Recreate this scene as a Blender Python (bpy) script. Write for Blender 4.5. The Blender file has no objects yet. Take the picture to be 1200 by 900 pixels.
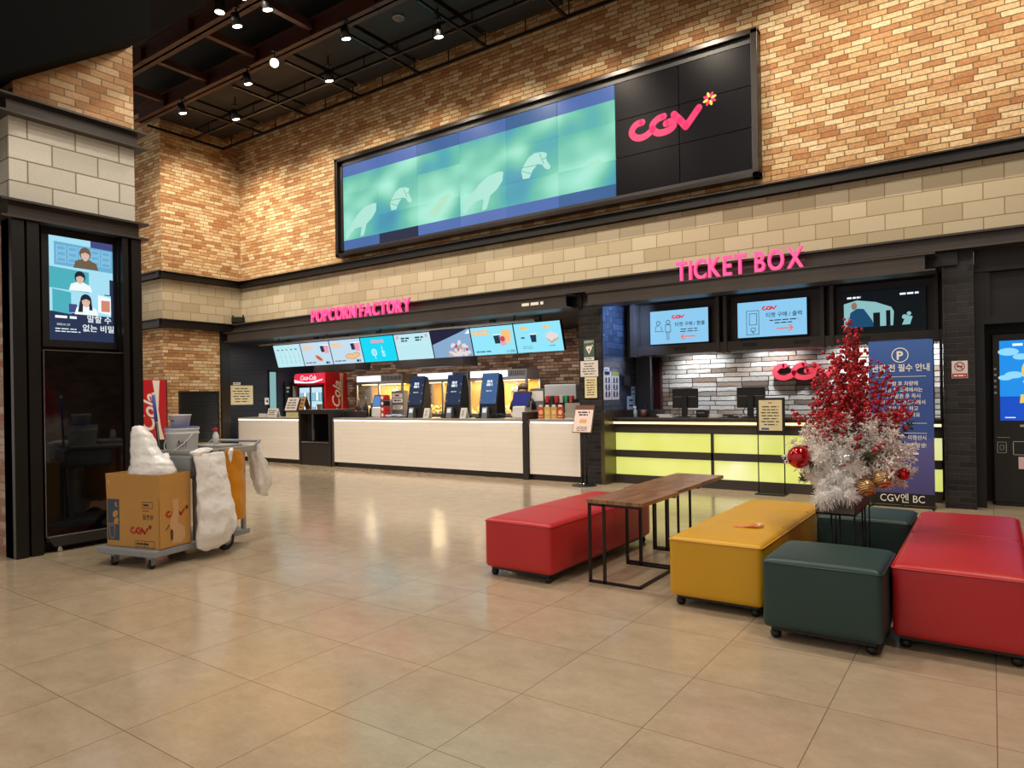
import bpy, bmesh, math, random
from mathutils import Vector, Matrix
random.seed(7)
C = bpy.context.scene
PI = math.pi

# ------------------------------------------------------------------ camera, world, lights, exposure
cam_d = bpy.data.cameras.new('camera'); cam = bpy.data.objects.new('camera', cam_d); C.collection.objects.link(cam)
cam_d.sensor_width = 36.0; cam_d.lens = 803.31 / 1200 * 36.0; cam_d.shift_y = 15.07 / 1200
cam_d.clip_start = 0.05; cam_d.clip_end = 100
YAW = math.radians(34.98); ROLL = math.radians(-0.935)
fw = Vector((-math.sin(YAW), math.cos(YAW), 0)); rt = Vector((math.cos(YAW), math.sin(YAW), 0)); up = Vector((0, 0, 1))
r_ = math.cos(ROLL) * rt + math.sin(ROLL) * up; u_ = -math.sin(ROLL) * rt + math.cos(ROLL) * up
M4 = Matrix((r_, u_, -fw)).transposed().to_4x4(); M4.translation = Vector((0, 0, 1.37))
cam.matrix_world = M4
C.camera = cam

C.view_settings.view_transform = 'Standard'; C.view_settings.look = 'None'
C.view_settings.exposure = 0.12; C.view_settings.gamma = 1.0; C.view_settings.use_curve_mapping = False
world = bpy.data.worlds.new('world'); C.world = world; world.use_nodes = True
wb = world.node_tree.nodes['Background']; wb.inputs['Color'].default_value = (1.0, .90, .80, 1); wb.inputs['Strength'].default_value = 0.58

def area(name, loc, power, size, color=(1, .88, .74), rot=(0, 0, 0), shape='DISK', sy=None, spread=PI):
    d = bpy.data.lights.new(name, 'AREA'); d.energy = power; d.shape = shape; d.size = size; d.color = color; d.spread = spread
    if sy: d.size_y = sy
    o = bpy.data.objects.new(name, d); o.location = loc; o.rotation_euler = rot; C.collection.objects.link(o); return o
def spot(name, loc, tgt, power, angle=60, blend=.6, color=(1, .86, .68), r=.05):
    d = bpy.data.lights.new(name, 'SPOT'); d.energy = power; d.spot_size = math.radians(angle); d.spot_blend = blend; d.color = color; d.shadow_soft_size = r
    o = bpy.data.objects.new(name, d); o.location = loc
    o.rotation_euler = (Vector(tgt) - Vector(loc)).to_track_quat('-Z', 'Y').to_euler(); C.collection.objects.link(o); return o
LK = 1.0
for lx, ly in ((-12.3, 5.6), (-11.2, 3.6), (-9, 5.4), (-6, 5.4), (-3, 5.4), (.3, 5.4), (-4.5, 2.6), (-3.2, .2), (1.2, 3.2)):
    area('lobby_fill_lamp', (lx, ly, 6.95), (92 if ly > 2 else 55) * LK, .6)  # added discs out of view, spread to brighten the lobby
for lx in (-13.2, -11.6, -10.0, -8.4, -6.8, -5.2, -3.6, -2.0, -.4, 1.2):     # wall washers on the brick
    spot('wall_wash_lamp', (lx, 7.9, 7.0), (lx + .1, 9.6, 4.7), 195 * LK, 92, .7)
for ly in (8.2,):
    spot('wall_wash_lamp', (-12.6, ly, 7.0), (-14.46, ly + .5, 4.2), 210 * LK, 110, .7)
for lx in (-13.4, -10.9, -8.3, -5.6):                                        # spots on the nearer beam, aimed at the block band
    spot('beam_spot_lamp', (lx, 5.7, 7.0), (lx - .3, 9.6, 3.5), 200 * LK, 75, .8)
spot('beam_spot_lamp', (-11.5, 6.3, 7.0), (-14.46, 8.6, 3.4), 150 * LK, 75, .8)
for lx in (-13.4, -11.8, -10.2, -8.6, -7.0):                                 # downlights in the kiosk bar ceiling
    area('bar_ceiling_lamp', (lx, 10.6, 2.72), 26, .25, (1, .9, .78))
for lx in (-4.0, -2.8, -1.6, -.8):                                           # downlights over the stone wall
    spot('stone_wall_lamp', (lx, 10.95, 2.25), (lx, 11.4, 1.2), 70, 120, .8, (.93, .96, 1.0))

# ------------------------------------------------------------------ helpers
def lin(c):
    if isinstance(c, str): c = tuple(int(c[i:i + 2], 16) for i in (0, 2, 4))
    return tuple(((v / 255) / 12.92 if v <= 10.3 else (((v / 255) + .055) / 1.055) ** 2.4) for v in c) + (1,)
MATS = {}
def mat(name, col='808080', rough=.5, metal=0.0, emit=0.0, ecol=None, spec=.5, noise=0.0, nscale=8.0, bump=0.0, alpha=None, coat=0.0, bscale=None, trans=0.0):
    m = bpy.data.materials.new(name); m.use_nodes = True; nt = m.node_tree; b = nt.nodes['Principled BSDF']
    c = lin(col); b.inputs['Base Color'].default_value = c; b.inputs['Roughness'].default_value = rough; b.inputs['Metallic'].default_value = metal
    b.inputs['Specular IOR Level'].default_value = spec; b.inputs['Coat Weight'].default_value = coat
    if trans: b.inputs['Transmission Weight'].default_value = trans
    if alpha is not None: b.inputs['Alpha'].default_value = alpha
    if emit: b.inputs['Emission Color'].default_value = lin(ecol or col); b.inputs['Emission Strength'].default_value = emit
    if noise or bump:
        tc = nt.nodes.new('ShaderNodeTexCoord'); nz = nt.nodes.new('ShaderNodeTexNoise'); nz.inputs['Scale'].default_value = nscale; nz.inputs['Detail'].default_value = 6
        nt.links.new(tc.outputs['Object'], nz.inputs['Vector'])
        if noise:
            mx = nt.nodes.new('ShaderNodeMix'); mx.data_type = 'RGBA'
            mx.inputs['A'].default_value = tuple(v * (1 - noise) for v in c[:3]) + (1,); mx.inputs['B'].default_value = tuple(min(1, v * (1 + noise)) for v in c[:3]) + (1,)
            nt.links.new(nz.outputs['Fac'], mx.inputs['Factor']); nt.links.new(mx.outputs['Result'], b.inputs['Base Color'])
        if bump:
            bp = nt.nodes.new('ShaderNodeBump'); bp.inputs['Strength'].default_value = bump; bp.inputs['Distance'].default_value = .01
            if bscale:
                nz = nt.nodes.new('ShaderNodeTexNoise'); nz.inputs['Scale'].default_value = bscale; nz.inputs['Detail'].default_value = 3
                nt.links.new(tc.outputs['Object'], nz.inputs['Vector'])
            nt.links.new(nz.outputs['Fac'], bp.inputs['Height']); nt.links.new(bp.outputs['Normal'], b.inputs['Normal'])
    MATS[name] = m; return m
def glow(name, col, strength=1.0):                                           # screens, lit signs
    m = bpy.data.materials.new(name); m.use_nodes = True; nt = m.node_tree; b = nt.nodes['Principled BSDF']
    b.inputs['Base Color'].default_value = (.01, .01, .01, 1); b.inputs['Roughness'].default_value = .3; b.inputs['Specular IOR Level'].default_value = .08
    b.inputs['Emission Color'].default_value = lin(col); b.inputs['Emission Strength'].default_value = strength; return m

class NT:                                                                    # tiny node helper
    def __init__(s, nt): s.nt = nt
    def n(s, t, **k):
        x = s.nt.nodes.new('ShaderNode' + t)
        for a, v in k.items(): setattr(x, a, v)
        return x
    def m(s, op, a, b=0.0, c=None):
        x = s.n('Math', operation=op)
        for i, v in enumerate((a, b, c)):
            if v is None: continue
            if isinstance(v, (int, float)): x.inputs[i].default_value = v
            else: s.nt.links.new(v, x.inputs[i])
        return x.outputs[0]
    def l(s, a, b): s.nt.links.new(a, b)
    def ramp(s, fac, stops, interp='LINEAR'):
        r = s.n('ValToRGB'); r.color_ramp.interpolation = interp; e = r.color_ramp.elements
        while len(e) < len(stops): e.new(.5)
        for i, (p, c) in enumerate(stops): e[i].position = p; e[i].color = lin(c)
        s.l(fac, r.inputs[0]); return r.outputs[0]
    def mix(s, f, a, b, mode='MIX'):
        x = s.n('Mix', data_type='RGBA', blend_type=mode)
        for k, v in (('Factor', f), ('A', a), ('B', b)):
            if isinstance(v, (int, float)): x.inputs[k].default_value = v
            elif isinstance(v, tuple): x.inputs[k].default_value = v
            else: s.l(v, x.inputs[k])
        return x.outputs['Result']
def masonry(name, bw, bh, joint, stops, jcol, rough=.85, bump=.6, speck=.25, speckscale=60, wob=.004, jitter=0.0, patch=.25, zoff=0.0, uoff=0.0, spec=.3):
    m = bpy.data.materials.new(name); m.use_nodes = True; nt = m.node_tree; b = nt.nodes['Principled BSDF']; N = NT(nt)
    g = N.n('NewGeometry'); sp = N.n('SeparateXYZ'); N.l(g.outputs['Position'], sp.inputs[0]); sn = N.n('SeparateXYZ'); N.l(g.outputs['True Normal'], sn.inputs[0])
    isx = N.m('GREATER_THAN', N.m('ABSOLUTE', sn.outputs[0]), .5)
    u0 = N.m('ADD', N.m('MULTIPLY', sp.outputs[0], N.m('SUBTRACT', 1.0, isx)), N.m('MULTIPLY', sp.outputs[1], isx))
    wz = N.n('TexNoise'); wz.inputs['Scale'].default_value = 9; N.l(g.outputs['Position'], wz.inputs['Vector'])
    u = N.m('ADD', u0, N.m('ADD', N.m('MULTIPLY', N.m('SUBTRACT', wz.outputs['Fac'], .5), wob * 4), uoff))
    v = N.m('ADD', sp.outputs[2], N.m('ADD', N.m('MULTIPLY', N.m('SUBTRACT', wz.outputs['Fac'], .5), wob * 2), zoff))
    row = N.m('FLOOR', N.m('DIVIDE', v, bh)); fv = N.m('FRACT', N.m('DIVIDE', v, bh))
    wr = N.n('TexWhiteNoise', noise_dimensions='1D'); N.l(row, wr.inputs['W'])
    half = N.m('MULTIPLY', N.m('MODULO', N.m('ADD', row, 1000.0), 2.0), .5)
    uu = N.m('ADD', N.m('DIVIDE', u, bw), N.m('ADD', half, N.m('MULTIPLY', wr.outputs['Value'], jitter)))
    col = N.m('FLOOR', uu); fu = N.m('FRACT', uu)
    cv = N.n('CombineXYZ'); N.l(row, cv.inputs[0]); N.l(col, cv.inputs[1]); N.l(isx, cv.inputs[2])
    wn = N.n('TexWhiteNoise', noise_dimensions='3D'); N.l(cv.outputs[0], wn.inputs['Vector'])
    pz = N.n('TexNoise'); pz.inputs['Scale'].default_value = .9; pz.inputs['Detail'].default_value = 3; N.l(g.outputs['Position'], pz.inputs['Vector'])
    fac = N.m('ADD', N.m('MULTIPLY', wn.outputs['Value'], 1.0), N.m('MULTIPLY', N.m('SUBTRACT', pz.outputs['Fac'], .5), patch * 2))
    c = N.ramp(fac, stops)
    sz = N.n('TexNoise'); sz.inputs['Scale'].default_value = speckscale; sz.inputs['Detail'].default_value = 4; N.l(g.outputs['Position'], sz.inputs['Vector'])
    k = N.m('ADD', 1 - speck, N.m('MULTIPLY', sz.outputs['Fac'], speck * 2))
    kc = N.n('CombineXYZ'); [N.l(k, kc.inputs[i]) for i in range(3)]
    c = N.mix(1.0, c, kc.outputs[0], 'MULTIPLY')
    jx, jz = joint / bw / 2, joint / bh / 2
    eu = N.m('MINIMUM', fu, N.m('SUBTRACT', 1.0, fu)); ev = N.m('MINIMUM', fv, N.m('SUBTRACT', 1.0, fv))
    def edge(e, j):
        x = N.n('MapRange', interpolation_type='SMOOTHSTEP'); N.l(e, x.inputs[0]); x.inputs[1].default_value = j * .6; x.inputs[2].default_value = j * 1.5; return x.outputs[0]
    brick = N.m('MULTIPLY', edge(eu, jx), edge(ev, jz))
    c = N.mix(brick, lin(jcol), c)
    N.l(c, b.inputs['Base Color']); b.inputs['Roughness'].default_value = rough; b.inputs['Specular IOR Level'].default_value = spec
    h = N.m('ADD', brick, N.m('ADD', N.m('MULTIPLY', sz.outputs['Fac'], .3), N.m('MULTIPLY', wn.outputs['Value'], .35)))
    bp = N.n('Bump'); bp.inputs['Strength'].default_value = bump; bp.inputs['Distance'].default_value = .012; N.l(h, bp.inputs['Height']); N.l(bp.outputs[0], b.inputs['Normal'])
    return m

class MB:
    """collects shapes; build() links them as ONE mesh object"""
    def __init__(s): s.v = []; s.f = []; s.mi = []; s.T = Matrix.Identity(4); s.sm = []
    def add(s, vs, fs, m=0, smooth=False):
        k = len(s.v); s.v += [tuple(s.T @ Vector(p)) for p in vs]
        for f in fs: s.f.append(tuple(i + k for i in f)); s.mi.append(m); s.sm.append(smooth)
        return s
    def box(s, x0, x1, y0, y1, z0, z1, m=0):
        return s.add([(x0, y0, z0), (x1, y0, z0), (x1, y1, z0), (x0, y1, z0), (x0, y0, z1), (x1, y0, z1), (x1, y1, z1), (x0, y1, z1)],
                     [(3, 2, 1, 0), (4, 5, 6, 7), (0, 1, 5, 4), (1, 2, 6, 5), (2, 3, 7, 6), (3, 0, 4, 7)], m)
    def bar(s, a, b, w, h=None, m=0):                                         # square bar between two points
        a, b = Vector(a), Vector(b); h = h or w; d = (b - a).normalized(); up = Vector((0, 0, 1)) if abs(d.z) < .95 else Vector((1, 0, 0))
        x = d.cross(up).normalized(); y = x.cross(d); vs = []
        for p in (a, b):
            for i, j in ((-1, -1), (1, -1), (1, 1), (-1, 1)): vs.append(p + x * i * w / 2 + y * j * h / 2)
        return s.add(vs, [(0, 1, 2, 3), (7, 6, 5, 4), (0, 4, 5, 1), (1, 5, 6, 2), (2, 6, 7, 3), (3, 7, 4, 0)], m)
    def tube(s, pts, r, n=8, m=0, cap=True):
        pts = [Vector(p) for p in pts]; rs = r if isinstance(r, (list, tuple)) else [r] * len(pts); vs = []; fs = []; pu = None
        for i, p in enumerate(pts):
            d = (pts[min(i + 1, len(pts) - 1)] - pts[max(i - 1, 0)]).normalized()
            if pu is None: pu = Vector((0, 0, 1)) if abs(d.z) < .9 else Vector((1, 0, 0))
            x = d.cross(pu).normalized(); y = x.cross(d).normalized(); pu = y
            for k in range(n): a = 2 * PI * k / n; vs.append(p + (x * math.cos(a) + y * math.sin(a)) * rs[i])
        for i in range(len(pts) - 1):
            for k in range(n): fs.append((i * n + k, i * n + (k + 1) % n, (i + 1) * n + (k + 1) % n, (i + 1) * n + k))
        if cap: fs.append(tuple(range(n))[::-1]); fs.append(tuple((len(pts) - 1) * n + k for k in range(n)))
        return s.add(vs, fs, m, True)
    def lathe(s, prof, c=(0, 0, 0), n=20, m=0, smooth=True):                  # prof: (radius, z)
        vs = []; fs = []
        for r, z in prof:
            for k in range(n): a = 2 * PI * k / n; vs.append((c[0] + r * math.cos(a), c[1] + r * math.sin(a), c[2] + z))
        for i in range(len(prof) - 1):
            for k in range(n): fs.append((i * n + k, i * n + (k + 1) % n, (i + 1) * n + (k + 1) % n, (i + 1) * n + k))
        fs.append(tuple(range(n))[::-1]); fs.append(tuple((len(prof) - 1) * n + k for k in range(n)))
        return s.add(vs, fs, m, smooth)
    def ball(s, c, r, n=12, k=8, m=0):
        rr = r if isinstance(r, (tuple, list)) else (r, r, r)
        vs = [(c[0], c[1], c[2] - rr[2])]; fs = []
        for i in range(1, k):
            t = PI * i / k
            for j in range(n): a = 2 * PI * j / n; vs.append((c[0] + rr[0] * math.sin(t) * math.cos(a), c[1] + rr[1] * math.sin(t) * math.sin(a), c[2] - rr[2] * math.cos(t)))
        vs.append((c[0], c[1], c[2] + rr[2])); L = len(vs) - 1
        for j in range(n): fs.append((0, 1 + (j + 1) % n, 1 + j)); fs.append((L, L - n + j, L - n + (j + 1) % n))
        for i in range(k - 2):
            for j in range(n): a = 1 + i * n; fs.append((a + j, a + (j + 1) % n, a + n + (j + 1) % n, a + n + j))
        return s.add(vs, fs, m, True)
    def prism(s, pts, y0, y1, m=0):                                           # outline in (x, z), thickness along y
        n = len(pts); vs = [(x, y0, z) for x, z in pts] + [(x, y1, z) for x, z in pts]
        return s.add(vs, [tuple(range(n)), tuple(range(2 * n - 1, n - 1, -1))] + [(i + n, (i + 1) % n + n, (i + 1) % n, i) for i in range(n)], m)
    def prism_x(s, pts, x0, x1, m=0):                                         # outline in (y, z), thickness along x
        n = len(pts); vs = [(x0, y, z) for y, z in pts] + [(x1, y, z) for y, z in pts]
        return s.add(vs, [tuple(range(n)), tuple(range(2 * n - 1, n - 1, -1))] + [(i + n, (i + 1) % n + n, (i + 1) % n, i) for i in range(n)], m)
    # --- flat drawing in the local x-z plane, facing -y
    def rect(s, x0, x1, z0, z1, y=-.002, m=0): return s.add([(x0, y, z0), (x1, y, z0), (x1, y, z1), (x0, y, z1)], [(0, 1, 2, 3)], m)
    def poly(s, pts, y=-.002, m=0): return s.add([(x, y, z) for x, z in pts], [tuple(range(len(pts)))], m)
    def disc(s, x, z, r, y=-.002, m=0, n=18, rz=None, a0=0):
        rz = rz or r; ca, sa = math.cos(a0), math.sin(a0); q = []
        for k in range(n): a = 2 * PI * k / n; p, t = r * math.cos(a), rz * math.sin(a); q.append((x + p * ca - t * sa, z + p * sa + t * ca))
        return s.poly(q, y, m)
    def ring(s, x, z, r, w, y=-.002, m=0, n=28):
        vs = []
        for k in range(n): a = 2 * PI * k / n; vs += [(x + r * math.cos(a), y, z + r * math.sin(a)), (x + (r - w) * math.cos(a), y, z + (r - w) * math.sin(a))]
        return s.add(vs, [(2 * k, (2 * k + 2) % (2 * n), (2 * k + 3) % (2 * n), 2 * k + 1) for k in range(n)], m)
    def line(s, x0, z0, x1, z1, w, y=-.002, m=0):
        d = Vector((x1 - x0, z1 - z0)); d.normalize(); px, pz = -d.y * w / 2, d.x * w / 2
        return s.poly([(x0 - px, z0 - pz), (x1 - px, z1 - pz), (x1 + px, z1 + pz), (x0 + px, z0 + pz)], y, m)
    def frame(s, x0, x1, z0, z1, w, y=-.002, m=0):
        s.rect(x0, x1, z0, z0 + w, y, m); s.rect(x0, x1, z1 - w, z1, y, m); s.rect(x0, x0 + w, z0, z1, y, m); return s.rect(x1 - w, x1, z0, z1, y, m)
    def bars(s, x0, x1, z0, z1, rows, m=0, y=-.002, fill=.5, centre=False):   # lines of print too small to read
        rnd = random.Random(int((x0 * 31 + z1 * 17 + rows) * 1000)); h = (z1 - z0) / rows
        for i in range(rows):
            wd = (x1 - x0) * rnd.uniform(.6, 1.0); z = z1 - (i + .5) * h; xx = x0 + ((x1 - x0 - wd) / 2 if centre else 0); e = xx + wd
            while xx < e - .001:
                ww = min(e - xx, h * rnd.uniform(1.2, 3.2)); s.rect(xx, xx + ww * .82, z - h * fill / 2, z + h * fill / 2, y, m); xx += ww
        return s
    def text(s, t, x, z, size, y=-.003, m=0, sx=1.0, bold=0.0, align='CENTER', shear=0.0, ext=0.0, space=1.0, rot=0.0):
        vs, fs, w = text_mesh(t, bold, shear, ext, space); k = {'CENTER': -.5, 'LEFT': 0, 'RIGHT': -1}[align]; out = []
        ca, sa = math.cos(rot), math.sin(rot)
        for px, py, pz in vs:
            a, b = (px + k * w) * size * sx, py * size
            out.append((x + a * ca - b * sa, y - pz * size, z + a * sa + b * ca))
        return s.add(out, fs, m)
    def logo(s, x, z, width, y0=-.003, y1=None, m=0, star=None, y_star=None, fat=1.0):  # three joined round-ended letters, x,z = lower left
        for st in LOGO:
            s.ribbon([(x + a * width, z + b * width) for a, b in st], .088 * width * fat, y0, y1, m)
        if star is not None:
            for k in range(8):
                a = 2 * PI * k / 8 + .3; cx, cz = x + (1.085 + .052 * math.cos(a)) * width, z + (.315 + .052 * math.sin(a)) * width
                s.disc(cx, cz, .036 * width, y0 - .001, star[k % len(star)], 10, .019 * width, a)
        return s
    def ribbon(s, pts, w, y0=-.003, y1=None, m=0):
        q = catmull(pts, 6)
        L, R = [], []
        for i, p in enumerate(q):
            d = (q[min(i + 1, len(q) - 1)] - q[max(i - 1, 0)]).normalized(); n = Vector((-d.y, d.x)) * w / 2; L.append(p + n); R.append(p - n)
        def capp(p, d):
            a0 = math.atan2(d.y, d.x); return [p + Vector((math.cos(a0 + t), math.sin(a0 + t))) * w / 2 for t in [PI / 2 * k / 5 for k in range(-4, 5)]]
        if y1 is None:
            for i in range(len(q) - 1): s.poly([tuple(R[i]), tuple(R[i + 1]), tuple(L[i + 1]), tuple(L[i])], y0, m)
            for p in (q[0], q[-1]): s.disc(p.x, p.y, w / 2, y0, m, 16)
        else:
            out = R + capp(q[-1], q[-1] - q[-2]) + L[::-1] + capp(q[0], q[0] - q[1])
            n = len(R)
            vs = [(p.x, y0, p.y) for p in R + L] + [(p.x, y1, p.y) for p in R + L]; N2 = 2 * n; fs = []
            for i in range(n - 1):
                fs += [(i, i + 1, n + i + 1, n + i), (N2 + n + i, N2 + n + i + 1, N2 + i + 1, N2 + i), (i + 1, i, N2 + i, N2 + i + 1), (n + i, n + i + 1, N2 + n + i + 1, N2 + n + i)]
            s.add(vs, fs, m)
            for p in (q[0], q[-1]): s.prism([(p.x + math.cos(2 * PI * k / 16) * w / 2, p.y + math.sin(2 * PI * k / 16) * w / 2) for k in range(16)], y0, y1, m)
        return s
    def build(s, name, mats, parent=None, bevel=0.0, smooth=False, **props):
        me = bpy.data.meshes.new(name); me.from_pydata(s.v, [], s.f)
        for m in (mats if isinstance(mats, (list, tuple)) else [mats]): me.materials.append(m)
        me.polygons.foreach_set('material_index', s.mi); me.polygons.foreach_set('use_smooth', [bool(smooth or x) for x in s.sm]); me.update()
        o = bpy.data.objects.new(name, me); C.collection.objects.link(o)
        if parent: o.parent = parent
        if bevel:
            b = o.modifiers.new('bevel', 'BEVEL'); b.width = bevel; b.segments = 3; b.limit_method = 'ANGLE'; b.angle_limit = math.radians(40)
        for k, v in props.items(): o[k] = v
        return o
def catmull(pts, n):
    P = [Vector(p) for p in pts]; out = []
    if len(P) < 3: return P
    P = [2 * P[0] - P[1]] + P + [2 * P[-1] - P[-2]]
    for i in range(1, len(P) - 2):
        for k in range(n):
            t = k / n; a, b, c, d = P[i - 1], P[i], P[i + 1], P[i + 2]
            out.append(.5 * ((2 * b) + (c - a) * t + (2 * a - 5 * b + 4 * c - d) * t * t + (3 * b - a - 3 * c + d) * t ** 3))
    out.append(P[-2]); return out
_k = .001378
LOGO_PX = [[(280, 447), (215, 472), (170, 528), (154, 590), (185, 640), (245, 655), (315, 628), (375, 575), (402, 530)],
           [(530, 375), (462, 408), (405, 475), (408, 548), (460, 588), (530, 580), (600, 545), (640, 492), (620, 440), (555, 468)],
           [(645, 352), (715, 430)], [(715, 430), (775, 512)], [(775, 512), (918, 276)]]
LOGO = [[((px - 112) / 850, ((660 - (py + .27 * (px - 250))) * .00114 + .05) / (850 * _k)) for px, py in st] for st in LOGO_PX]
_tc = {}
def text_mesh(t, bold=0.0, shear=0.0, ext=0.0, space=1.0):
    key = (t, bold, shear, ext, space)
    if key in _tc: return _tc[key]
    cu = bpy.data.curves.new('lettering', 'FONT'); cu.body = t; cu.offset = bold; cu.shear = shear; cu.extrude = ext; cu.resolution_u = 3; cu.space_character = space
    o = bpy.data.objects.new('lettering', cu); me = o.to_mesh()
    vs = [tuple(v.co) for v in me.vertices]; fs = [tuple(p.vertices) for p in me.polygons]; o.to_mesh_clear()
    bpy.data.objects.remove(o); bpy.data.curves.remove(cu)
    x0 = min((v[0] for v in vs), default=0); x1 = max((v[0] for v in vs), default=0)
    _tc[key] = ([(x - x0, y, z) for x, y, z in vs], fs, x1 - x0); return _tc[key]

def thing(name, label, cat, loc=(0, 0, 0), rz=0.0, group=None, rot=None):
    o = bpy.data.objects.new(name, None); o.empty_display_size = .1; C.collection.objects.link(o); o.location = loc; o.rotation_euler = rot or (0, 0, rz)
    o['label'] = label; o['category'] = cat
    if group: o['group'] = group
    return o
def tag(o, label, cat, group=None, kind=None):
    o['label'] = label; o['category'] = cat
    if group: o['group'] = group
    if kind: o['kind'] = kind
    return o
def struct(name, mb, mats, bevel=0.0):
    o = mb.build(name, mats, None, bevel); o['kind'] = 'structure'; return o
def dup(root, loc, rz=None, label=None, group=None):
    c = root.copy(); C.collection.objects.link(c); c.location = loc
    if rz is not None: c.rotation_euler = (0, 0, rz)
    if label: c['label'] = label
    if group: c['group'] = group
    def kids(a, b):
        for ch in [o for o in a.children if o.type == 'MESH']:
            d = ch.copy(); C.collection.objects.link(d); d.parent = b; kids(ch, d)
    kids(root, c); return c
# ------------------------------------------------------------------ materials
BRICK = masonry('sandy_brick', .225, .0715, .010, [(0, '9f7049'), (.15, 'b58a5f'), (.35, 'c4a377'), (.5, 'cdb288'), (.62, 'd4be98'), (.75, 'c4a074'), (.88, 'b08357'), (1, 'a06c46')], '7f684b', jitter=.45, speck=.55, speckscale=32, patch=.3, bump=.9)
BRICKC = masonry('orange_brick', .225, .0715, .011, [(0, 'b8865c'), (.3, 'd0a578'), (.55, 'dfc19a'), (.8, 'cfa074'), (1, 'b97f58')], 'a08b70', jitter=.35, speck=.3, speckscale=45)
BRICKP = masonry('pale_brick', .225, .0715, .012, [(0, 'a07460'), (.3, 'b9998a'), (.55, 'c9b3a3'), (.8, 'b08a76'), (1, 'a5654a')], 'a69a90', jitter=.35, speck=.3, speckscale=40)
BLOCK = masonry('concrete_block', .40, .20, .010, [(0, 'a99b80'), (.5, 'b5a88e'), (1, 'beb299')], '8b7853', rough=.9, bump=.35, speck=.16, speckscale=110, wob=.0, patch=.1, zoff=.05, uoff=.05)
BLOCKC = masonry('grey_concrete_block', .40, .20, .012, [(0, 'cbc8bb'), (.5, 'd4d1c5'), (1, 'dcd9cd')], '8f886c', rough=.9, bump=.35, speck=.16, speckscale=110, wob=.0, patch=.1, zoff=.02, uoff=.0)
DBRICK = masonry('brown_brick', .21, .065, .010, [(0, '4a352a'), (.3, '735443'), (.6, '96806e'), (.85, '85604a'), (1, 'a8968a')], '2b221d', jitter=.35, speck=.35, speckscale=40, patch=.4)
BBRICK = masonry('black_brick', .21, .068, .006, [(0, '201e20'), (.5, '2a2829'), (1, '343133')], '3c3a3a', rough=.5, bump=.5, wob=.0, speck=.2)
TILE_B = masonry('glossy_dark_tile', .20, .10, .006, [(0, '2b323f'), (.5, '323b4b'), (1, '3a4456')], '151820', rough=.22, bump=.4, wob=.0, speck=.1, spec=.6)
STONE = masonry('stacked_stone', .42, .078, .011, [(0, '6a5c50'), (.2, 'a19a92'), (.5, 'bab7b2'), (.75, 'd0cdc9'), (.9, '93806f'), (1, '806a5c')], '2f2a28', jitter=.6, bump=1.0, speck=.35, speckscale=25, wob=.012, patch=.2)
SLAT = masonry('dark_slats', 50, .055, .008, [(0, '2a313c'), (1, '2f3743')], '14171c', rough=.35, bump=.7, wob=0, speck=.05, patch=.0)
STEEL = mat('black_steel', '1d1a19', .38, .3, noise=.25, nscale=3)
STEELB = mat('brown_black_steel', '423c38', .42, .25, noise=.3, nscale=2.5)
BLACK = mat('black_paint', '0e0d0e', .45)
CEIL = mat('black_ceiling', '0b090a', .8)
PANEL = mat('dark_ceiling_panel', '141012', .6, noise=.3, nscale=5)
BEAM = mat('brown_painted_steel', '4a2a20', .5, .1, noise=.25, nscale=4)
SOFF = mat('charcoal_soffit', '050505', .9, spec=.1)
GLOSSB = mat('black_gloss', '050506', .05, spec=.9)
CHROME = mat('bright_metal', 'b8b8b6', .22, .9)
GREYM = mat('grey_metal', '8a8c8e', .4, .6)
WHITE = mat('white_plastic', 'e4e4e0', .35)
PAPER = mat('white_paper', 'e6e0da', .6)
CREAM = mat('cream_paper', 'e8dcae', .6)
INK = mat('dark_ink', '3c3434', .6)
REDINK = mat('red_ink', 'b3202c', .5)
WHITEINK = mat('white_ink', 'f2efe8', .6)
PINK = mat('pink_lettering', 'ff5c9a', .4, emit=.6, ecol='ff3c86')
WOOD = mat('brown_wood', '6d4a35', .4, noise=.25, nscale=6)

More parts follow.
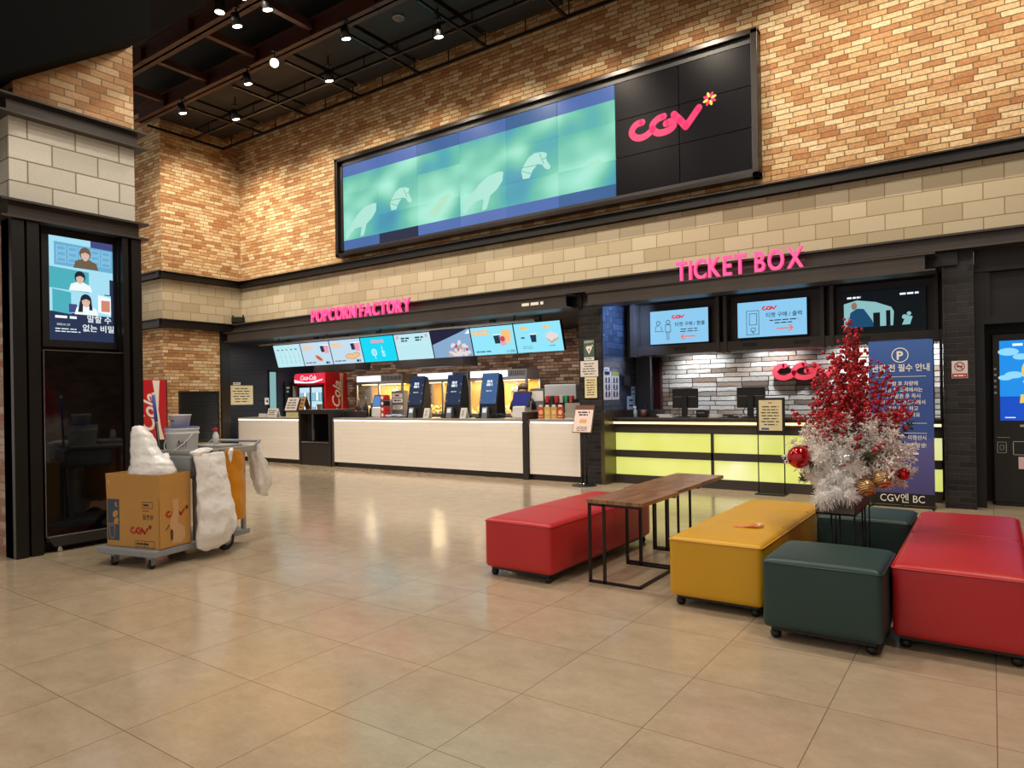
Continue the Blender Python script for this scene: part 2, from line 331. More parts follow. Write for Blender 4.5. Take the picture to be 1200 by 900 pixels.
def floor_mat():
    m = bpy.data.materials.new('beige_floor_tile'); m.use_nodes = True; nt = m.node_tree; b = nt.nodes['Principled BSDF']; N = NT(nt)
    g = N.n('NewGeometry'); sp = N.n('SeparateXYZ'); N.l(g.outputs['Position'], sp.inputs[0])
    u = N.m('DIVIDE', sp.outputs[0], .5985); v = N.m('DIVIDE', N.m('SUBTRACT', sp.outputs[1], .2095), .5985)
    fu, fv = N.m('FRACT', u), N.m('FRACT', v); eu = N.m('MINIMUM', fu, N.m('SUBTRACT', 1.0, fu)); ev = N.m('MINIMUM', fv, N.m('SUBTRACT', 1.0, fv))
    e = N.m('MINIMUM', eu, ev); mr = N.n('MapRange'); N.l(e, mr.inputs[0]); mr.inputs[1].default_value = .0015; mr.inputs[2].default_value = .0042
    cv = N.n('CombineXYZ'); N.l(N.m('FLOOR', u), cv.inputs[0]); N.l(N.m('FLOOR', v), cv.inputs[1]); wn = N.n('TexWhiteNoise', noise_dimensions='3D'); N.l(cv.outputs[0], wn.inputs['Vector'])
    off = N.n('VectorMath', operation='MULTIPLY_ADD'); N.l(wn.outputs['Color'], off.inputs[0]); off.inputs[1].default_value = (7, 7, 7); N.l(g.outputs['Position'], off.inputs[2])
    sc = N.n('VectorMath', operation='MULTIPLY'); N.l(off.outputs[0], sc.inputs[0]); sc.inputs[1].default_value = (1.0, 1.5, 1)
    n1 = N.n('TexNoise'); n1.inputs['Scale'].default_value = 4.5; n1.inputs['Detail'].default_value = 9; n1.inputs['Roughness'].default_value = .72; N.l(sc.outputs[0], n1.inputs['Vector'])
    n2 = N.n('TexNoise'); n2.inputs['Scale'].default_value = 45; n2.inputs['Detail'].default_value = 4; N.l(sc.outputs[0], n2.inputs['Vector'])
    f = N.m('ADD', N.m('MULTIPLY', n1.outputs['Fac'], .75), N.m('ADD', N.m('MULTIPLY', n2.outputs['Fac'], .2), N.m('MULTIPLY', wn.outputs['Value'], .06)))
    c = N.ramp(f, [(.25, 'a38f75'), (.45, 'b3a086'), (.6, 'bcaa91'), (.8, 'c7b79e')])
    c = N.mix(mr.outputs[0], lin('705a44'), c); N.l(c, b.inputs['Base Color'])
    rr = N.m('ADD', .10, N.m('MULTIPLY', n1.outputs['Fac'], .12)); N.l(rr, b.inputs['Roughness'])
    b.inputs['Specular IOR Level'].default_value = .75
    bp = N.n('Bump'); bp.inputs['Strength'].default_value = .02; bp.inputs['Distance'].default_value = .004; N.l(n1.outputs['Fac'], bp.inputs['Height']); N.l(bp.outputs[0], b.inputs['Normal'])
    return m

# ------------------------------------------------------------------ the setting
mb = MB(); mb.box(-18, 6, -4, 13, -.1, 0); struct('floor', mb, floor_mat())
mb = MB(); mb.box(-18, 6, -4, 13, 7.75, 7.9); struct('ceiling', mb, CEIL)
XW = -14.46                                                                  # left wall face
mb = MB(); mb.box(XW - .2, 6, 9.6, 9.9, 4.10, 7.8); struct('wall_back', mb, BRICK)
mb = MB(); mb.box(XW - .2, 6, 9.6, 9.9, 3.05, 4.10); struct('wall_back_block_band', mb, BLOCK)
mb = MB(); mb.box(XW - 3, XW, 7.72, 9.6, 4.10, 7.8); struct('wall_left', mb, BRICK)
mb = MB(); mb.box(XW - 3, XW, 7.72, 9.6, 3.05, 4.10); struct('wall_left_block_band', mb, BLOCK)
mb = MB(); mb.box(XW - 3, XW, 7.72, 9.05, 0, 3.05); struct('wall_left_lower', mb, BRICK)
def channel(name, segs, z0, z1, d, fl):
    """steel channel trim along wall faces: web plus two flanges; segs: (x0, x1, y0, y1, axis) of the wall face"""
    mb = MB()
    for (x0, x1, y, ax, s) in segs:
        if ax == 'x':                                                        # wall facing -y
            mb.box(x0, x1, y - d, y, z0, z1); mb.box(x0 - fl * s, x1 + fl * s, y - d - fl, y, z1 - .018, z1); mb.box(x0 - fl * s, x1 + fl * s, y - d - fl, y, z0, z0 + .018)
        else:                                                                # wall facing +x : (y0, y1, x)
            mb.box(y, y + d, x0, x1, z0, z1); mb.box(y, y + d + fl, x0 - fl * s, x1 + fl * s, z1 - .018, z1); mb.box(y, y + d + fl, x0 - fl * s, x1 + fl * s, z0, z0 + .018)
    return struct(name, mb, STEEL)
channel('trim_1', [(XW, 6, 9.6, 'x', 0)], 4.02, 4.165, .07, .06)
channel('trim_2', [(7.60, 9.6, XW, 'y', 0), (XW - 3, XW + .09, 7.72, 'x', 0)], 4.02, 4.165, .07, .06)
channel('trim_3', [(7.60, 9.6, XW, 'y', 0), (XW - 3, XW + .09, 7.72, 'x', 0)], 2.97, 3.15, .07, .06)
# steel header beam under the block band
mb = MB(); mb.box(XW, 6, 9.34, 9.6, 2.99, 3.14); mb.box(XW, 6, 9.27, 9.6, 3.125, 3.15); mb.box(XW, 6, 9.27, 9.6, 2.965, 2.99); struct('trim_4', mb, STEELB)
# canopy over the popcorn counter and over the ticket counter
def canopy(name, x0, x1, e0, e1, z0, z1):
    mb = MB(); mb.box(x0, x1, 9.06, 9.10, z0, z1); mb.box(x0 - e0, x1 + e1, 9.03, 9.36, z1, z1 + .02); mb.box(x0 - e0, x1 + e1, 9.03, 9.36, z0 - .02, z0); return struct(name, mb, STEELB)
canopy('trim_5', -14.2, -5.32, .1, .04, 2.735, 2.915)
canopy('trim_6', -4.93, -.60, .02, .1, 2.735, 2.90)
mb = MB(); mb.box(XW, -5.2, 9.36, 12.3, 2.75, 2.95); struct('ceiling_popcorn_bar', mb, BLACK)
mb = MB(); mb.box(-4.9, -.3, 9.36, 11.6, 2.80, 2.95); struct('ceiling_ticket_booth', mb, BLACK)
# pillars
mb = MB(); mb.box(-5.285, -4.89, 9.40, 9.75, 0, 2.96); struct('wall_pillar', mb, BBRICK)
mb = MB(); mb.box(-4.90, -4.87, 9.42, 11.6, 0, 2.85); mb.box(-5.28, -4.9, 9.75, 12.3, 0, 2.9); struct('wall_partition', mb, TILE_B)
mb = MB(); mb.box(-.44, -.165, 9.40, 9.9, 0, 2.965); mb.box(-.455, -.43, 9.385, 9.5, 0, 2.96); mb.box(-.175, -.15, 9.385, 9.5, 0, 2.96); struct('wall_pillar_right', mb, BBRICK)
mb = MB(); mb.box(XW - .14, XW + .06, 9.03, 9.25, 0, 2.98); struct('trim_7', mb, STEEL)
# popcorn bar room
mb = MB(); mb.box(-16.6, -5.2, 12.1, 12.3, 0, 2.95); struct('wall_bar_back', mb, DBRICK)
mb = MB(); mb.box(-15.2, -15.0, 9.25, 12.2, 0, 2.95); struct('wall_bar_left', mb, SLAT)
# ticket booth
mb = MB(); mb.box(-4.88, -.2, 11.4, 11.6, 0, 2.9); struct('wall_ticket_back', mb, STONE)
mb = MB(); mb.box(-.25, -.16, 9.8, 11.6, 0, 2.9); struct('wall_ticket_right', mb, BLACK)
mb = MB(); mb.box(-4.865, -4.74, 11.30, 11.4, 0, 2.6); struct('trim_8', mb, mat('dark_maroon_panel', '3a1418', .4))
mb = MB(); mb.box(-4.86, -4.60, 10.55, 10.62, .9, 2.3); struct('trim_9', mb, mat('slate_panel', '2b2d36', .4))
# bulkhead that carries the three screens
mb = MB(); mb.box(-4.86, -.45, 10.25, 10.75, 1.99, 2.84)
mb.box(-4.64, -.47, 10.08, 10.25, 1.99, 2.13); mb.box(-4.70, -4.62, 10.02, 10.25, 1.97, 2.84)
for x in (-3.335, -3.225, -1.90, -1.78, -.58): mb.box(x, x + .05, 10.06, 10.25, 1.975, 2.84)
struct('wall_ticket_bulkhead', mb, STEELB)
mb = MB()
for x in (-4.0, -2.95, -2.25, -1.5): mb.box(x, x + .2, 10.07, 10.085, 2.04, 2.09)
struct('trim_10', mb, BLACK)
mb = MB(); mb.box(-.62, -.58, 9.95, 10.02, 0, 2.0); mb.box(-.52, -.49, 9.95, 10.02, 0, 2.0); struct('trim_11', mb, STEEL)
# dark alcove right of the right pillar
mb = MB(); mb.box(-.16, 6, 10.2, 10.3, 0, 2.97); mb.box(-.15, -.06, 9.60, 10.2, 0, 2.97); mb.box(-.15, 6, 9.58, 10.2, 2.72, 2.97); mb.box(-.06, 6, 9.62, 9.72, 2.12, 2.20); mb.box(-.06, 0.0, 9.62, 9.72, 2.2, 2.72); mb.box(0, 6, 9.70, 9.74, 2.2, 2.72)
struct('wall_right_alcove', mb, BLACK)
mb = MB(); mb.box(5.9, 6, -4, 10.2, 0, 7.8); struct('wall_right', mb, DBRICK)
# freestanding pillar at the left with brick, block and steel storeys
CX = -7.15
mb = MB(); mb.box(-9.2, CX - .02, 2.50, 3.56, 4.10, 7.8); struct('wall_column_brick', mb, BRICKC)
mb = MB(); mb.box(-9.2, CX, 2.455, 3.55, 3.10, 4.06); struct('wall_column_block', mb, BLOCKC)
mb = MB(); mb.box(-9.2, CX - .16, 2.50, 3.5, 0, 3.12); struct('wall_column_lower', mb, BRICKP)
def ring(name, z0, z1, d, fl):
    mb = MB(); mb.box(-9.3, CX + d, 2.46 - d, 3.54 + d, z0 + .02, z1 - .02)
    for z in (z0, z1 - .02): mb.box(-9.3, CX + d + fl, 2.46 - d - fl, 3.54 + d + fl, z, z + .02)
    return struct(name, mb, STEELB)
ring('trim_12', 3.955, 4.13, .03, .07)
ring('trim_13', 3.03, 3.20, .03, .07)
mb = MB()
for y0, y1 in ((2.44, 2.54), (2.56, 2.655), (3.385, 3.44), (3.475, 3.57)): mb.box(CX - .16, CX + .07, y0, y1, 0, 3.04)
mb.box(CX - .16, CX + .01, 2.44, 2.68, 0, 3.04); mb.box(CX - .16, CX + .01, 3.37, 3.56, 0, 3.04)
struct('trim_14', mb, STEEL)
mb = MB(); mb.box(CX - .17, CX - .08, 2.66, 3.39, 0, 3.04); struct('trim_15', mb, BLACK)
# sloping soffit over the pillar's near side
mb = MB(); mb.prism_x([(.8, 3.103), (3.53, 5.003), (3.53, 7.75), (.8, 7.75)], -12, -6.75); struct('ceiling_sloping_soffit', mb, SOFF)
# ceiling: brown beams, cross pieces, hanging bar grid, dark panels
def ibeam(name, x0, x1, y, z0, h=.30, w=.20):
    mb = MB(); mb.box(x0, x1, y - w / 2, y + w / 2, z0, z0 + .025); mb.box(x0, x1, y - w / 2, y + w / 2, z0 + h - .025, z0 + h); mb.box(x0, x1, y - .02, y + .02, z0, z0 + h)
    x = x0 + 1.1
    while x < x1: mb.box(x - .012, x + .012, y - w / 2 + .01, y + w / 2 - .01, z0, z0 + h); x += 1.48
    return struct(name, mb, BEAM)
ibeam('ceiling_beam', XW, 5.5, 6.12, 7.2); ibeam('ceiling_beam', XW, 5.5, 7.30, 7.2); ibeam('ceiling_beam', XW, 5.5, 4.9, 7.2)
for k in range(12):
    x = -13.33 + 1.49 * k
    mb = MB(); mb.box(x - .05, x + .05, 6.22, 7.2, 7.3, 7.42); struct('ceiling_cross_piece', mb, BEAM)
mb = MB()
for k in range(12):
    x = -14.36 + 1.52 * k; mb.box(x - .022, x + .022, 7.42, 9.14, 7.14, 7.18)
for y in (8.38, 9.12): mb.box(-14.38, 5.5, y - .022, y + .022, 7.135, 7.175)
for k in range(24): x = -14.0 + .8 * k; mb.box(x - .006, x + .006, 9.11, 9.125, 7.17, 7.75); mb.box(x + .3 - .006, x + .3 + .006, 8.37, 8.385, 7.17, 7.75)
struct('ceiling_bar_grid', mb, mat('satin_black_bar', '2a2524', .25, .6))
mb = MB()
for k in range(11):
    x = -14.36 + 1.52 * k
    for y0, y1 in ((7.46, 8.34), (8.42, 9.10)): mb.box(x + .05, x + 1.47, y0, y1, 7.36, 7.39)
struct('ceiling_dark_panels', mb, PANEL)
# blue light strips behind the two canopies
BLUEL = glow('blue_light_strip', '6fa8ff', 2.5)
mb = MB(); mb.box(-4.8, -.7, 9.30, 9.33, 2.735, 2.75); struct('trim_16', mb, BLUEL)
area('canopy_blue_lamp', (-4.30, 9.75, 2.62), 22, .5, (.35, .55, 1), (0, math.radians(65), 0), 'RECTANGLE', .2)
# ------------------------------------------------------------------ large objects: counters
WPAN = masonry('white_counter_panel', 1.2, .085, .003, [(0, 'e8e2d9'), (1, 'ece6dd')], 'd8d0c6', rough=.45, bump=.25, wob=0, speck=.03)
CTOP = mat('grey_counter_top', '8d857c', .35, noise=.1, nscale=20)
LEDW = glow('warm_light_strip', 'fff0c4', 5)
BRASS = mat('brass', 'a8884e', .28, .85)
LEDB = glow('golden_light_strip', 'ffe9b0', 1.7)
DKLAM = mat('dark_laminate', '241f20', .4)
def white_counter(x0, x1, label, posts=()):
    t = thing('service_counter', label, 'counter', ((x0 + x1) / 2, 9.75, 0)); w = (x1 - x0) / 2
    MB().box(-w, w, -.30, .42, 0, .10).build('plinth', DKLAM, t)
    MB().box(-w, w, -.35, -.30, .10, .935).build('front_panel', WPAN, t)
    MB().box(-w, w, -.30, .42, .10, .93).build('body', DKLAM, t)
    MB().box(-w + .02, w - .02, -.345, -.31, .937, .957).build('light_strip', LEDW, t)
    MB().box(-w, w, -.36, .45, .958, .995).build('counter_top', CTOP, t, .004)
    for sx in posts: MB().box(sx * w - .02, sx * w + .02, -.37, -.2, 0, .96).build('end_post', STEELB, t)
    return t
white_counter(-14.36, -12.14, 'white panelled counter left of the dark bin cabinet, light strip under its top', (-1,))
white_counter(-11.06, -6.37, 'longest white panelled counter, carrying the three ordering kiosks', (-1,))
white_counter(-6.24, -5.29, 'short white panelled counter beside the black brick pillar')
t = thing('counter_divider', 'slim black post standing between the long and the short white counter', 'post', (-6.305, 9.5, 0))
MB().box(-.055, .055, -.13, .5, 0, 1.10).build('post', DKLAM, t, .004); MB().box(-.057, .057, -.132, .502, 1.10, 1.115).build('cap', STEELB, t)
t = thing('bin_cabinet', 'dark cabinet with a return hatch between the two white counters', 'cabinet', (-11.62, 9.75, 0))
mb = MB(); mb.box(-.52, -.46, -.37, .42, 0, 1.15); mb.box(.44, .50, -.37, .42, 0, 1.15); mb.box(-.46, .44, -.2, .42, 0, 1.15); mb.box(-.46, .44, -.36, -.2, 0, .48); mb.box(-.46, .44, -.36, -.2, 1.08, 1.15); mb.build('body', DKLAM, t)
MB().box(-.53, .51, -.38, .43, 1.15, 1.17).build('top', STEELB, t)
MB().box(-.42, .43, -.375, -.36, .475, .50).build('hatch_ledge', CHROME, t)
MB().box(-.30, .44, -.22, -.205, .50, 1.07).build('hatch_flap', GLOSSB, t)
t = thing('counter_screen', 'low dark guard panel standing on the long counter next to the bin cabinet', 'panel', (-10.75, 9.72, .995))
MB().box(-.33, .33, -.02, .02, 0, .135).build('guard', DKLAM, t, .01); MB().box(-.33, .33, .02, .2, 0, .012).build('foot', DKLAM, t)
# ticket counter
def limemat():
    m = bpy.data.materials.new('lime_light_panel'); m.use_nodes = True; nt = m.node_tree; b = nt.nodes['Principled BSDF']; N = NT(nt)
    g = N.n('NewGeometry'); n = N.n('TexNoise'); n.inputs['Scale'].default_value = 1.6; n.inputs['Detail'].default_value = 2; N.l(g.outputs['Position'], n.inputs['Vector'])
    c = N.ramp(n.outputs['Fac'], [(.3, 'd2d964'), (.55, 'dee382'), (.75, 'f0f2ba')]); N.l(c, b.inputs['Emission Color']); b.inputs['Emission Strength'].default_value = .80
    b.inputs['Base Color'].default_value = lin('9c9a60'); b.inputs['Roughness'].default_value = .25; return m
LIME = limemat()
t = thing('ticket_counter', 'black ticket counter with lime green light panels and a glowing brass edge', 'counter', (-2.65, 9.75, 0))
W0, W1 = -2.22, 2.15
MB().box(W0, W1, .06, .7, 0, .98).build('body', STEELB, t)
mb = MB(); mb.box(W0, W1, 0, .06, 0, .135); mb.box(W0, W1, 0, .06, .405, .515); mb.box(W0, W1, 0, .06, .785, .90)
for x in (-.665, .80): mb.box(x - .02, x + .02, 0, .06, .1, .8)
mb.build('front_frame', STEELB, t, .003)
for x0, x1 in ((W0, -.685), (-.645, .78), (.82, W1)):
    for z0, z1 in ((.135, .405), (.515, .785)): MB().box(x0, x1, .03, .055, z0, z1).build('light_panel', LIME, t)
MB().box(W0, W1, -.03, .72, .985, 1.015).build('counter_top', STEELB, t, .004)
mb = MB(); mb.tube([(W0, -.005, .94), (W1, -.005, .94)], .042, 12); mb.build('brass_edge', BRASS, t)
MB().box(W0 + .01, W1, -.053, -.045, .925, .957).build('light_strip', LEDB, t)
t2 = MB(); t2.box(W0 - .05, W0 + .014, -.36, .70, 0, 1.13); t2.build('end_panel', mat('lime_reflection_metal', '7a7058', .3, .85), t)  # black metal, the lime panels' reflection put into its golden colour
MB().box(W0 - .05, W0 + .55, .40, .72, 1.015, 1.13).build('raised_shelf', DKLAM, t, .004)

# ------------------------------------------------------------------ ottomans
def leather(name, col, rough=.34):
    m = mat(name, col, rough, bump=.12, nscale=3, bscale=260, noise=.08, spec=.5); return m
RED = leather('red_leather', 'c0252c'); YEL = leather('mustard_leather', 'd9a41e'); GRN = leather('dark_green_leather', '1f3f3d', .4)
def puffy(sx, sy, z0, z1, r=.035, crown=.018, n=22):
    bm = bmesh.new(); bmesh.ops.create_cube(bm, size=2); bmesh.ops.subdivide_edges(bm, edges=bm.edges[:], cuts=n, use_grid_fill=True)
    h = (z1 - z0) / 2; A = Vector((sx / 2, sy / 2, h))
    for v in bm.verts:
        # sample density towards the edges
        p = Vector([math.copysign(1 - (1 - abs(c)) ** 1.6, c) for c in v.co]); q = Vector((p.x * A.x, p.y * A.y, p.z * A.z))
        inner = Vector([max(-(A[i] - r), min(A[i] - r, q[i])) for i in range(3)]); d = q - inner
        if d.length > 1e-6: q = inner + d.normalized() * r
        kx, ky = 1 - (q.x / A.x) ** 2, 1 - (q.y / A.y) ** 2; kz = max(0, 1 - (q.z / A.z) ** 2)
        if p.z > .55: q.z += crown * max(0, kx) ** .5 * max(0, ky) ** .5
        q.x += math.copysign(.006 * max(0, ky) * kz, p.x) if abs(p.x) > .9 else 0; q.y += math.copysign(.006 * max(0, kx) * kz, p.y) if abs(p.y) > .9 else 0
        v.co = q + Vector((0, 0, (z0 + z1) / 2))
    vs = [tuple(v.co) for v in bm.verts]; fs = [tuple(v.index for v in f.verts) for f in bm.faces]; bm.free(); return vs, fs
def ottoman(x0, x1, y0, y1, h, m, label, seams=()):
    t = thing('ottoman', label, 'ottoman', ((x0 + x1) / 2, (y0 + y1) / 2, 0)); sx, sy = x1 - x0, y1 - y0
    mb = MB(); mb.add(*puffy(sx, sy, .062, h), 0, True); body = mb.build('upholstered_body', m, t, smooth=True)
    zs = h - .018; mb = MB(); e = .004                                        # piped seam round the top edge
    a, b = sx / 2 + .001, sy / 2 + .001; k = .03
    mb.tube([(-a + k, -b, zs), (a - k, -b, zs), (a - .008, -b + .008, zs), (a, -b + k, zs), (a, b - k, zs), (a - .008, b - .008, zs), (a - k, b, zs), (-a + k, b, zs), (-a + .008, b - .008, zs), (-a, b - k, zs), (-a, -b + k, zs), (-a + .008, -b + .008, zs), (-a + k, -b, zs)], .0045, 6)
    for f in seams:
        yy = -b + 2 * b * f; mb.tube([(-a + .02 + (2 * a - .04) * i / 10, yy, h + .0185 * max(0, 1 - ((-a + .02 + (2 * a - .04) * i / 10) / a) ** 2) ** .5 * max(0, 1 - (yy / b) ** 2) ** .5 - .0005) for i in range(11)], .003, 6)
    mb.build('seam', m, body)
    MB().box(-a + .04, a - .04, -b + .04, b - .04, .045, .066).build('base_board', BLACK, t)
    for qx in (-1, 1):
        for qy in (-1, 1):
            MB().lathe([(.016, .046), (.026, .040), (.030, .028), (.028, .012), (.018, 0)][::-1], (qx * (a - .06), qy * (b - .06), 0), 16).build('foot', BLACK, t)
    return t
ottoman(-3.23, -2.625, 4.21, 5.98, .435, RED, 'long red leather ottoman beside the wood topped side tables', (.36, .7))
ottoman(-1.74, -1.145, 4.235, 6.12, .445, YEL, 'long mustard yellow leather ottoman with a crumpled wrapper on top', (.33, .72))
ottoman(-1.068, -.468, 3.93, 4.52, .445, GRN, 'dark green leather cube ottoman, nearest, standing in front of the planter')
ottoman(-1.09, -.48, 5.55, 6.13, .44, GRN, 'dark green leather cube ottoman behind the planter, before the blue banner')
ottoman(-.452, .148, 4.14, 6.12, .445, RED, 'long red leather ottoman at the right edge, pink sheen on top', (.5,))

# ------------------------------------------------------------------ wood-topped side tables in a row
WT = masonry('walnut_top', .9, .12, .0015, [(0, '6b4429'), (.5, '7c5234'), (1, '8a6040')], '523420', rough=.3, bump=.05, wob=0, speck=.25, speckscale=30, jitter=.5)
def wood_mat():
    m = bpy.data.materials.new('walnut_wood'); m.use_nodes = True; nt = m.node_tree; b = nt.nodes['Principled BSDF']; N = NT(nt)
    tc = N.n('TexCoord'); mp = N.n('Mapping'); mp.inputs['Scale'].default_value = (22, 1.6, 4); N.l(tc.outputs['Object'], mp.inputs[0])
    n = N.n('TexNoise'); n.inputs['Scale'].default_value = 1.0; n.inputs['Detail'].default_value = 7; n.inputs['Distortion'].default_value = 1.2; N.l(mp.outputs[0], n.inputs['Vector'])
    N.l(N.ramp(n.outputs['Fac'], [(.25, '5d3c26'), (.45, '8a6042'), (.6, 'a47852'), (.8, '7a5034')]), b.inputs['Base Color']); b.inputs['Roughness'].default_value = .28; return m
WALN = wood_mat()
FRM = mat('brown_black_frame', '241915', .4, .4)
def side_table(x, y, w, d, label, fx=0.0):
    t = thing('side_table', label, 'table', (x, y, 0), group=None); z = .613
    MB().box(-w / 2, w / 2, -d / 2, d / 2, z - .03, z).build('tabletop', WALN, t, .003)
    mb = MB(); q = .019; a0, a1 = -w / 2 + .015, w / 2 - .045; b0, b1 = -d / 2 + .02, d / 2 - .02
    for p, r in (((a0, b0), (a1, b0)), ((a1, b0), (a1, b1)), ((a1, b1), (a0, b1))): mb.bar((p[0], p[1], q / 2), (r[0], r[1], q / 2), q)
    mb.build('floor_frame', FRM, t)
    mb = MB(); mb.bar((a0, b0, z - .04), (w / 2 - .02, b0, z - .04), q); mb.bar((a0, b1, z - .04), (w / 2 - .02, b1, z - .04), q); mb.bar((a0, b0, z - .04), (a0, b1, z - .04), q); mb.build('top_frame', FRM, t)
    for bb in (b0, b1):
        for aa in (a0, a0 + .118): MB().bar((aa, bb, 0), (aa, bb, z - .03), q).build('leg', FRM, t)
    return t
side_table(-2.225, 4.765, .45, .67, 'wood topped side table nearest the camera, beside the red ottoman')
side_table(-2.255, 5.41, .45, .585, 'middle one of three wood topped side tables in a row')
side_table(-2.265, 6.01, .45, .585, 'farthest of three wood topped side tables, toward the ticket counter')

# ------------------------------------------------------------------ big video wall
def video_mat():
    m = bpy.data.materials.new('video_picture'); m.use_nodes = True; nt = m.node_tree; b = nt.nodes['Principled BSDF']; N = NT(nt)
    g = N.n('NewGeometry'); sp = N.n('SeparateXYZ'); N.l(g.outputs['Position'], sp.inputs[0])
    px = N.m('DIVIDE', N.m('ADD', sp.outputs[0], 10.76), 1.018); pz = N.m('DIVIDE', N.m('SUBTRACT', 6.105, sp.outputs[2]), .5683)
    rx = N.m('MODULO', N.m('ADD', px, 30.0), 3.0)
    cv = N.n('CombineXYZ'); N.l(rx, cv.inputs[0]); N.l(N.m('MULTIPLY', pz, .75), cv.inputs[1])
    n = N.n('TexNoise'); n.inputs['Scale'].default_value = .9; n.inputs['Detail'].default_value = 1.2; n.inputs['Distortion'].default_value = .2; N.l(cv.outputs[0], n.inputs['Vector'])
    wn = N.n('TexWhiteNoise', noise_dimensions='3D'); cc = N.n('CombineXYZ'); N.l(N.m('FLOOR', px), cc.inputs[0]); N.l(N.m('FLOOR', pz), cc.inputs[1]); N.l(cc.outputs[0], wn.inputs['Vector'])
    f = N.m('ADD', N.m('MULTIPLY', n.outputs['Fac'], 1.35), N.m('SUBTRACT', N.m('MULTIPLY', wn.outputs['Value'], .16), .26))
    c = N.ramp(f, [(.10, '3b86ac'), (.28, '4aa6b4'), (.42, '66c0a8'), (.56, '8edcc2'), (.70, 'a8ecd8'), (.86, 'b4dcae')])
    band = N.m('MAXIMUM', N.m('LESS_THAN', pz, .40), N.m('GREATER_THAN', pz, 2.66))
    bc = N.ramp(N.m('ADD', N.m('MULTIPLY', wn.outputs['Value'], .6), N.m('MULTIPLY', n.outputs['Fac'], .4)), [(.1, '2f5d8c'), (.5, '4a6cae'), (.9, '6f7fc0')])
    c = N.mix(band, c, bc)
    dk = N.m('MULTIPLY', N.m('GREATER_THAN', pz, 2.66), N.m('MULTIPLY', N.m('GREATER_THAN', px, 1.0), N.m('LESS_THAN', px, 2.0)))
    c = N.mix(dk, c, lin('1b2444'))
    N.l(c, b.inputs['Emission Color']); b.inputs['Emission Strength'].default_value = .92; b.inputs['Base Color'].default_value = (.01, .01, .01, 1); b.inputs['Roughness'].default_value = .3; b.inputs['Specular IOR Level'].default_value = .08; return m
VID = video_mat(); OFFP = mat('dark_display', '0a090f', .35, spec=.08); HORSE = glow('pale_horse_picture', 'b4eede', .84); BRID = glow('bridle_picture', '6fb8b0', .8)
FRAMEB = mat('screen_frame_steel', '241d1a', .3, .5)
VX, VZ = -10.76, 4.40                                                        # lower left of the display area
t = thing('video_wall', 'huge video wall of tiled screens in a black frame high on the brick wall', 'video wall', (VX, 9.5, VZ)); PW, PH = 1.018, .5683
LWD, LHT = 8 * PW, 3 * PH
mb = MB(); mb.box(-.17, -.09, -.08, .10, -.13, LHT + .15); mb.box(LWD + .02, LWD + .11, -.08, .10, -.13, LHT + .15); mb.box(-.17, LWD + .11, -.08, .10, -.13, -.06); mb.box(-.17, LWD + .11, -.08, .10, LHT + .09, LHT + .16); mb.build('outer_frame', FRAMEB, t, .006)
mb = MB(); mb.box(-.09, 0, -.01, .08, -.06, LHT + .09); mb.box(LWD, LWD + .03, -.01, .08, -.06, LHT + .09); mb.box(-.09, LWD, -.01, .08, -.06, 0); mb.box(-.09, LWD, -.01, .08, LHT, LHT + .09); mb.box(-.09, LWD, .06, .10, -.06, LHT + .09); mb.build('inner_reveal', BLACK, t)
for i in range(8):
    for j in range(3):
        MB().box(i * PW + .006, (i + 1) * PW - .006, 0, .06, j * PH + .005, (j + 1) * PH - .005).build('screen_panel', VID if i < 6 else OFFP, t)
head = [(.79, .36), (.70, .30), (.56, .28), (.44, .38), (.35, .56), (.30, .72), (.33, .96), (.46, .97), (.52, .78), (.62, .62), (.70, .66), (.76, .80), (.83, .86), (.87, .78), (.80, .60), (.78, .48), (.80, .42)]
body = [(.05, 2.55), (.10, 2.30), (.28, 2.02), (.44, 1.78), (.62, 1.62), (.86, 1.56), (.94, 1.60), (.92, 1.86), (.80, 2.08), (.66, 2.22), (.58, 2.60), (.48, 2.62), (.52, 2.28), (.34, 2.30), (.20, 2.45), (.12, 2.62)]
mb = MB()
for k in (0, 3):
    mb.poly([((k + 1 + a) * PW, LHT - (1 + b) * PH) for a, b in head], -.003, 0)
    mb.poly([((k + a) * PW, LHT - b * PH) for a, b in body], -.003, 0)
    for q in (((.30, .62), (.62, .64)), ((.31, .72), (.50, .86)), ((.66, .33), (.74, .66)), ((.72, .52), (.80, .50))):
        mb.line((k + 1 + q[0][0]) * PW, LHT - (1 + q[0][1]) * PH, (k + 1 + q[1][0]) * PW, LHT - (1 + q[1][1]) * PH, .012, -.004, 1)
mb.build('horse_picture', [HORSE, BRID], t)
PINKG = glow('pink_logo_light', 'ff3f72', 1.0); YELG = glow('yellow_petal_light', 'ffe268', 1.0)
mb = MB(); mb.logo(6.33, .74, 1.15, -.003, None, 0, (1, 0)); mb.build('logo', [PINKG, YELG], t)

# ------------------------------------------------------------------ sign lettering over the counters
def letters(name, label, words, x0, x1, y, z, h, dep=.035, bold=.018):
    t = thing(name, label, 'sign', ((x0 + x1) / 2, y, z)); data = []; x = 0
    for ch in words:
        if ch == ' ': x += .30; continue
        vs, fs, w = text_mesh(ch, bold, 0, .5 * dep / h); data.append((x, vs, fs)); x += w + .12
    x -= .12; sx = (x1 - x0) / x; sz = h / .74
    for xx, vs, fs in data:
        MB().add([((a + xx) * sx - (x1 - x0) / 2, -c * sz, b * sz) for a, b, c in vs], fs).build('letter', PINK, t)
    mb = MB(); mb.box(-(x1 - x0) / 2, (x1 - x0) / 2, .035, .05, .08, .10); mb.box(-(x1 - x0) / 2, (x1 - x0) / 2, .035, .05, h - .1, h - .08); mb.build('mounting_rail', STEELB, t)
    return t
letters('lettering_sign', 'pink POPCORN FACTORY letters standing on the canopy of the popcorn bar', 'POPCORN FACTORY', -11.34, -8.60, 9.13, 2.945, .27)
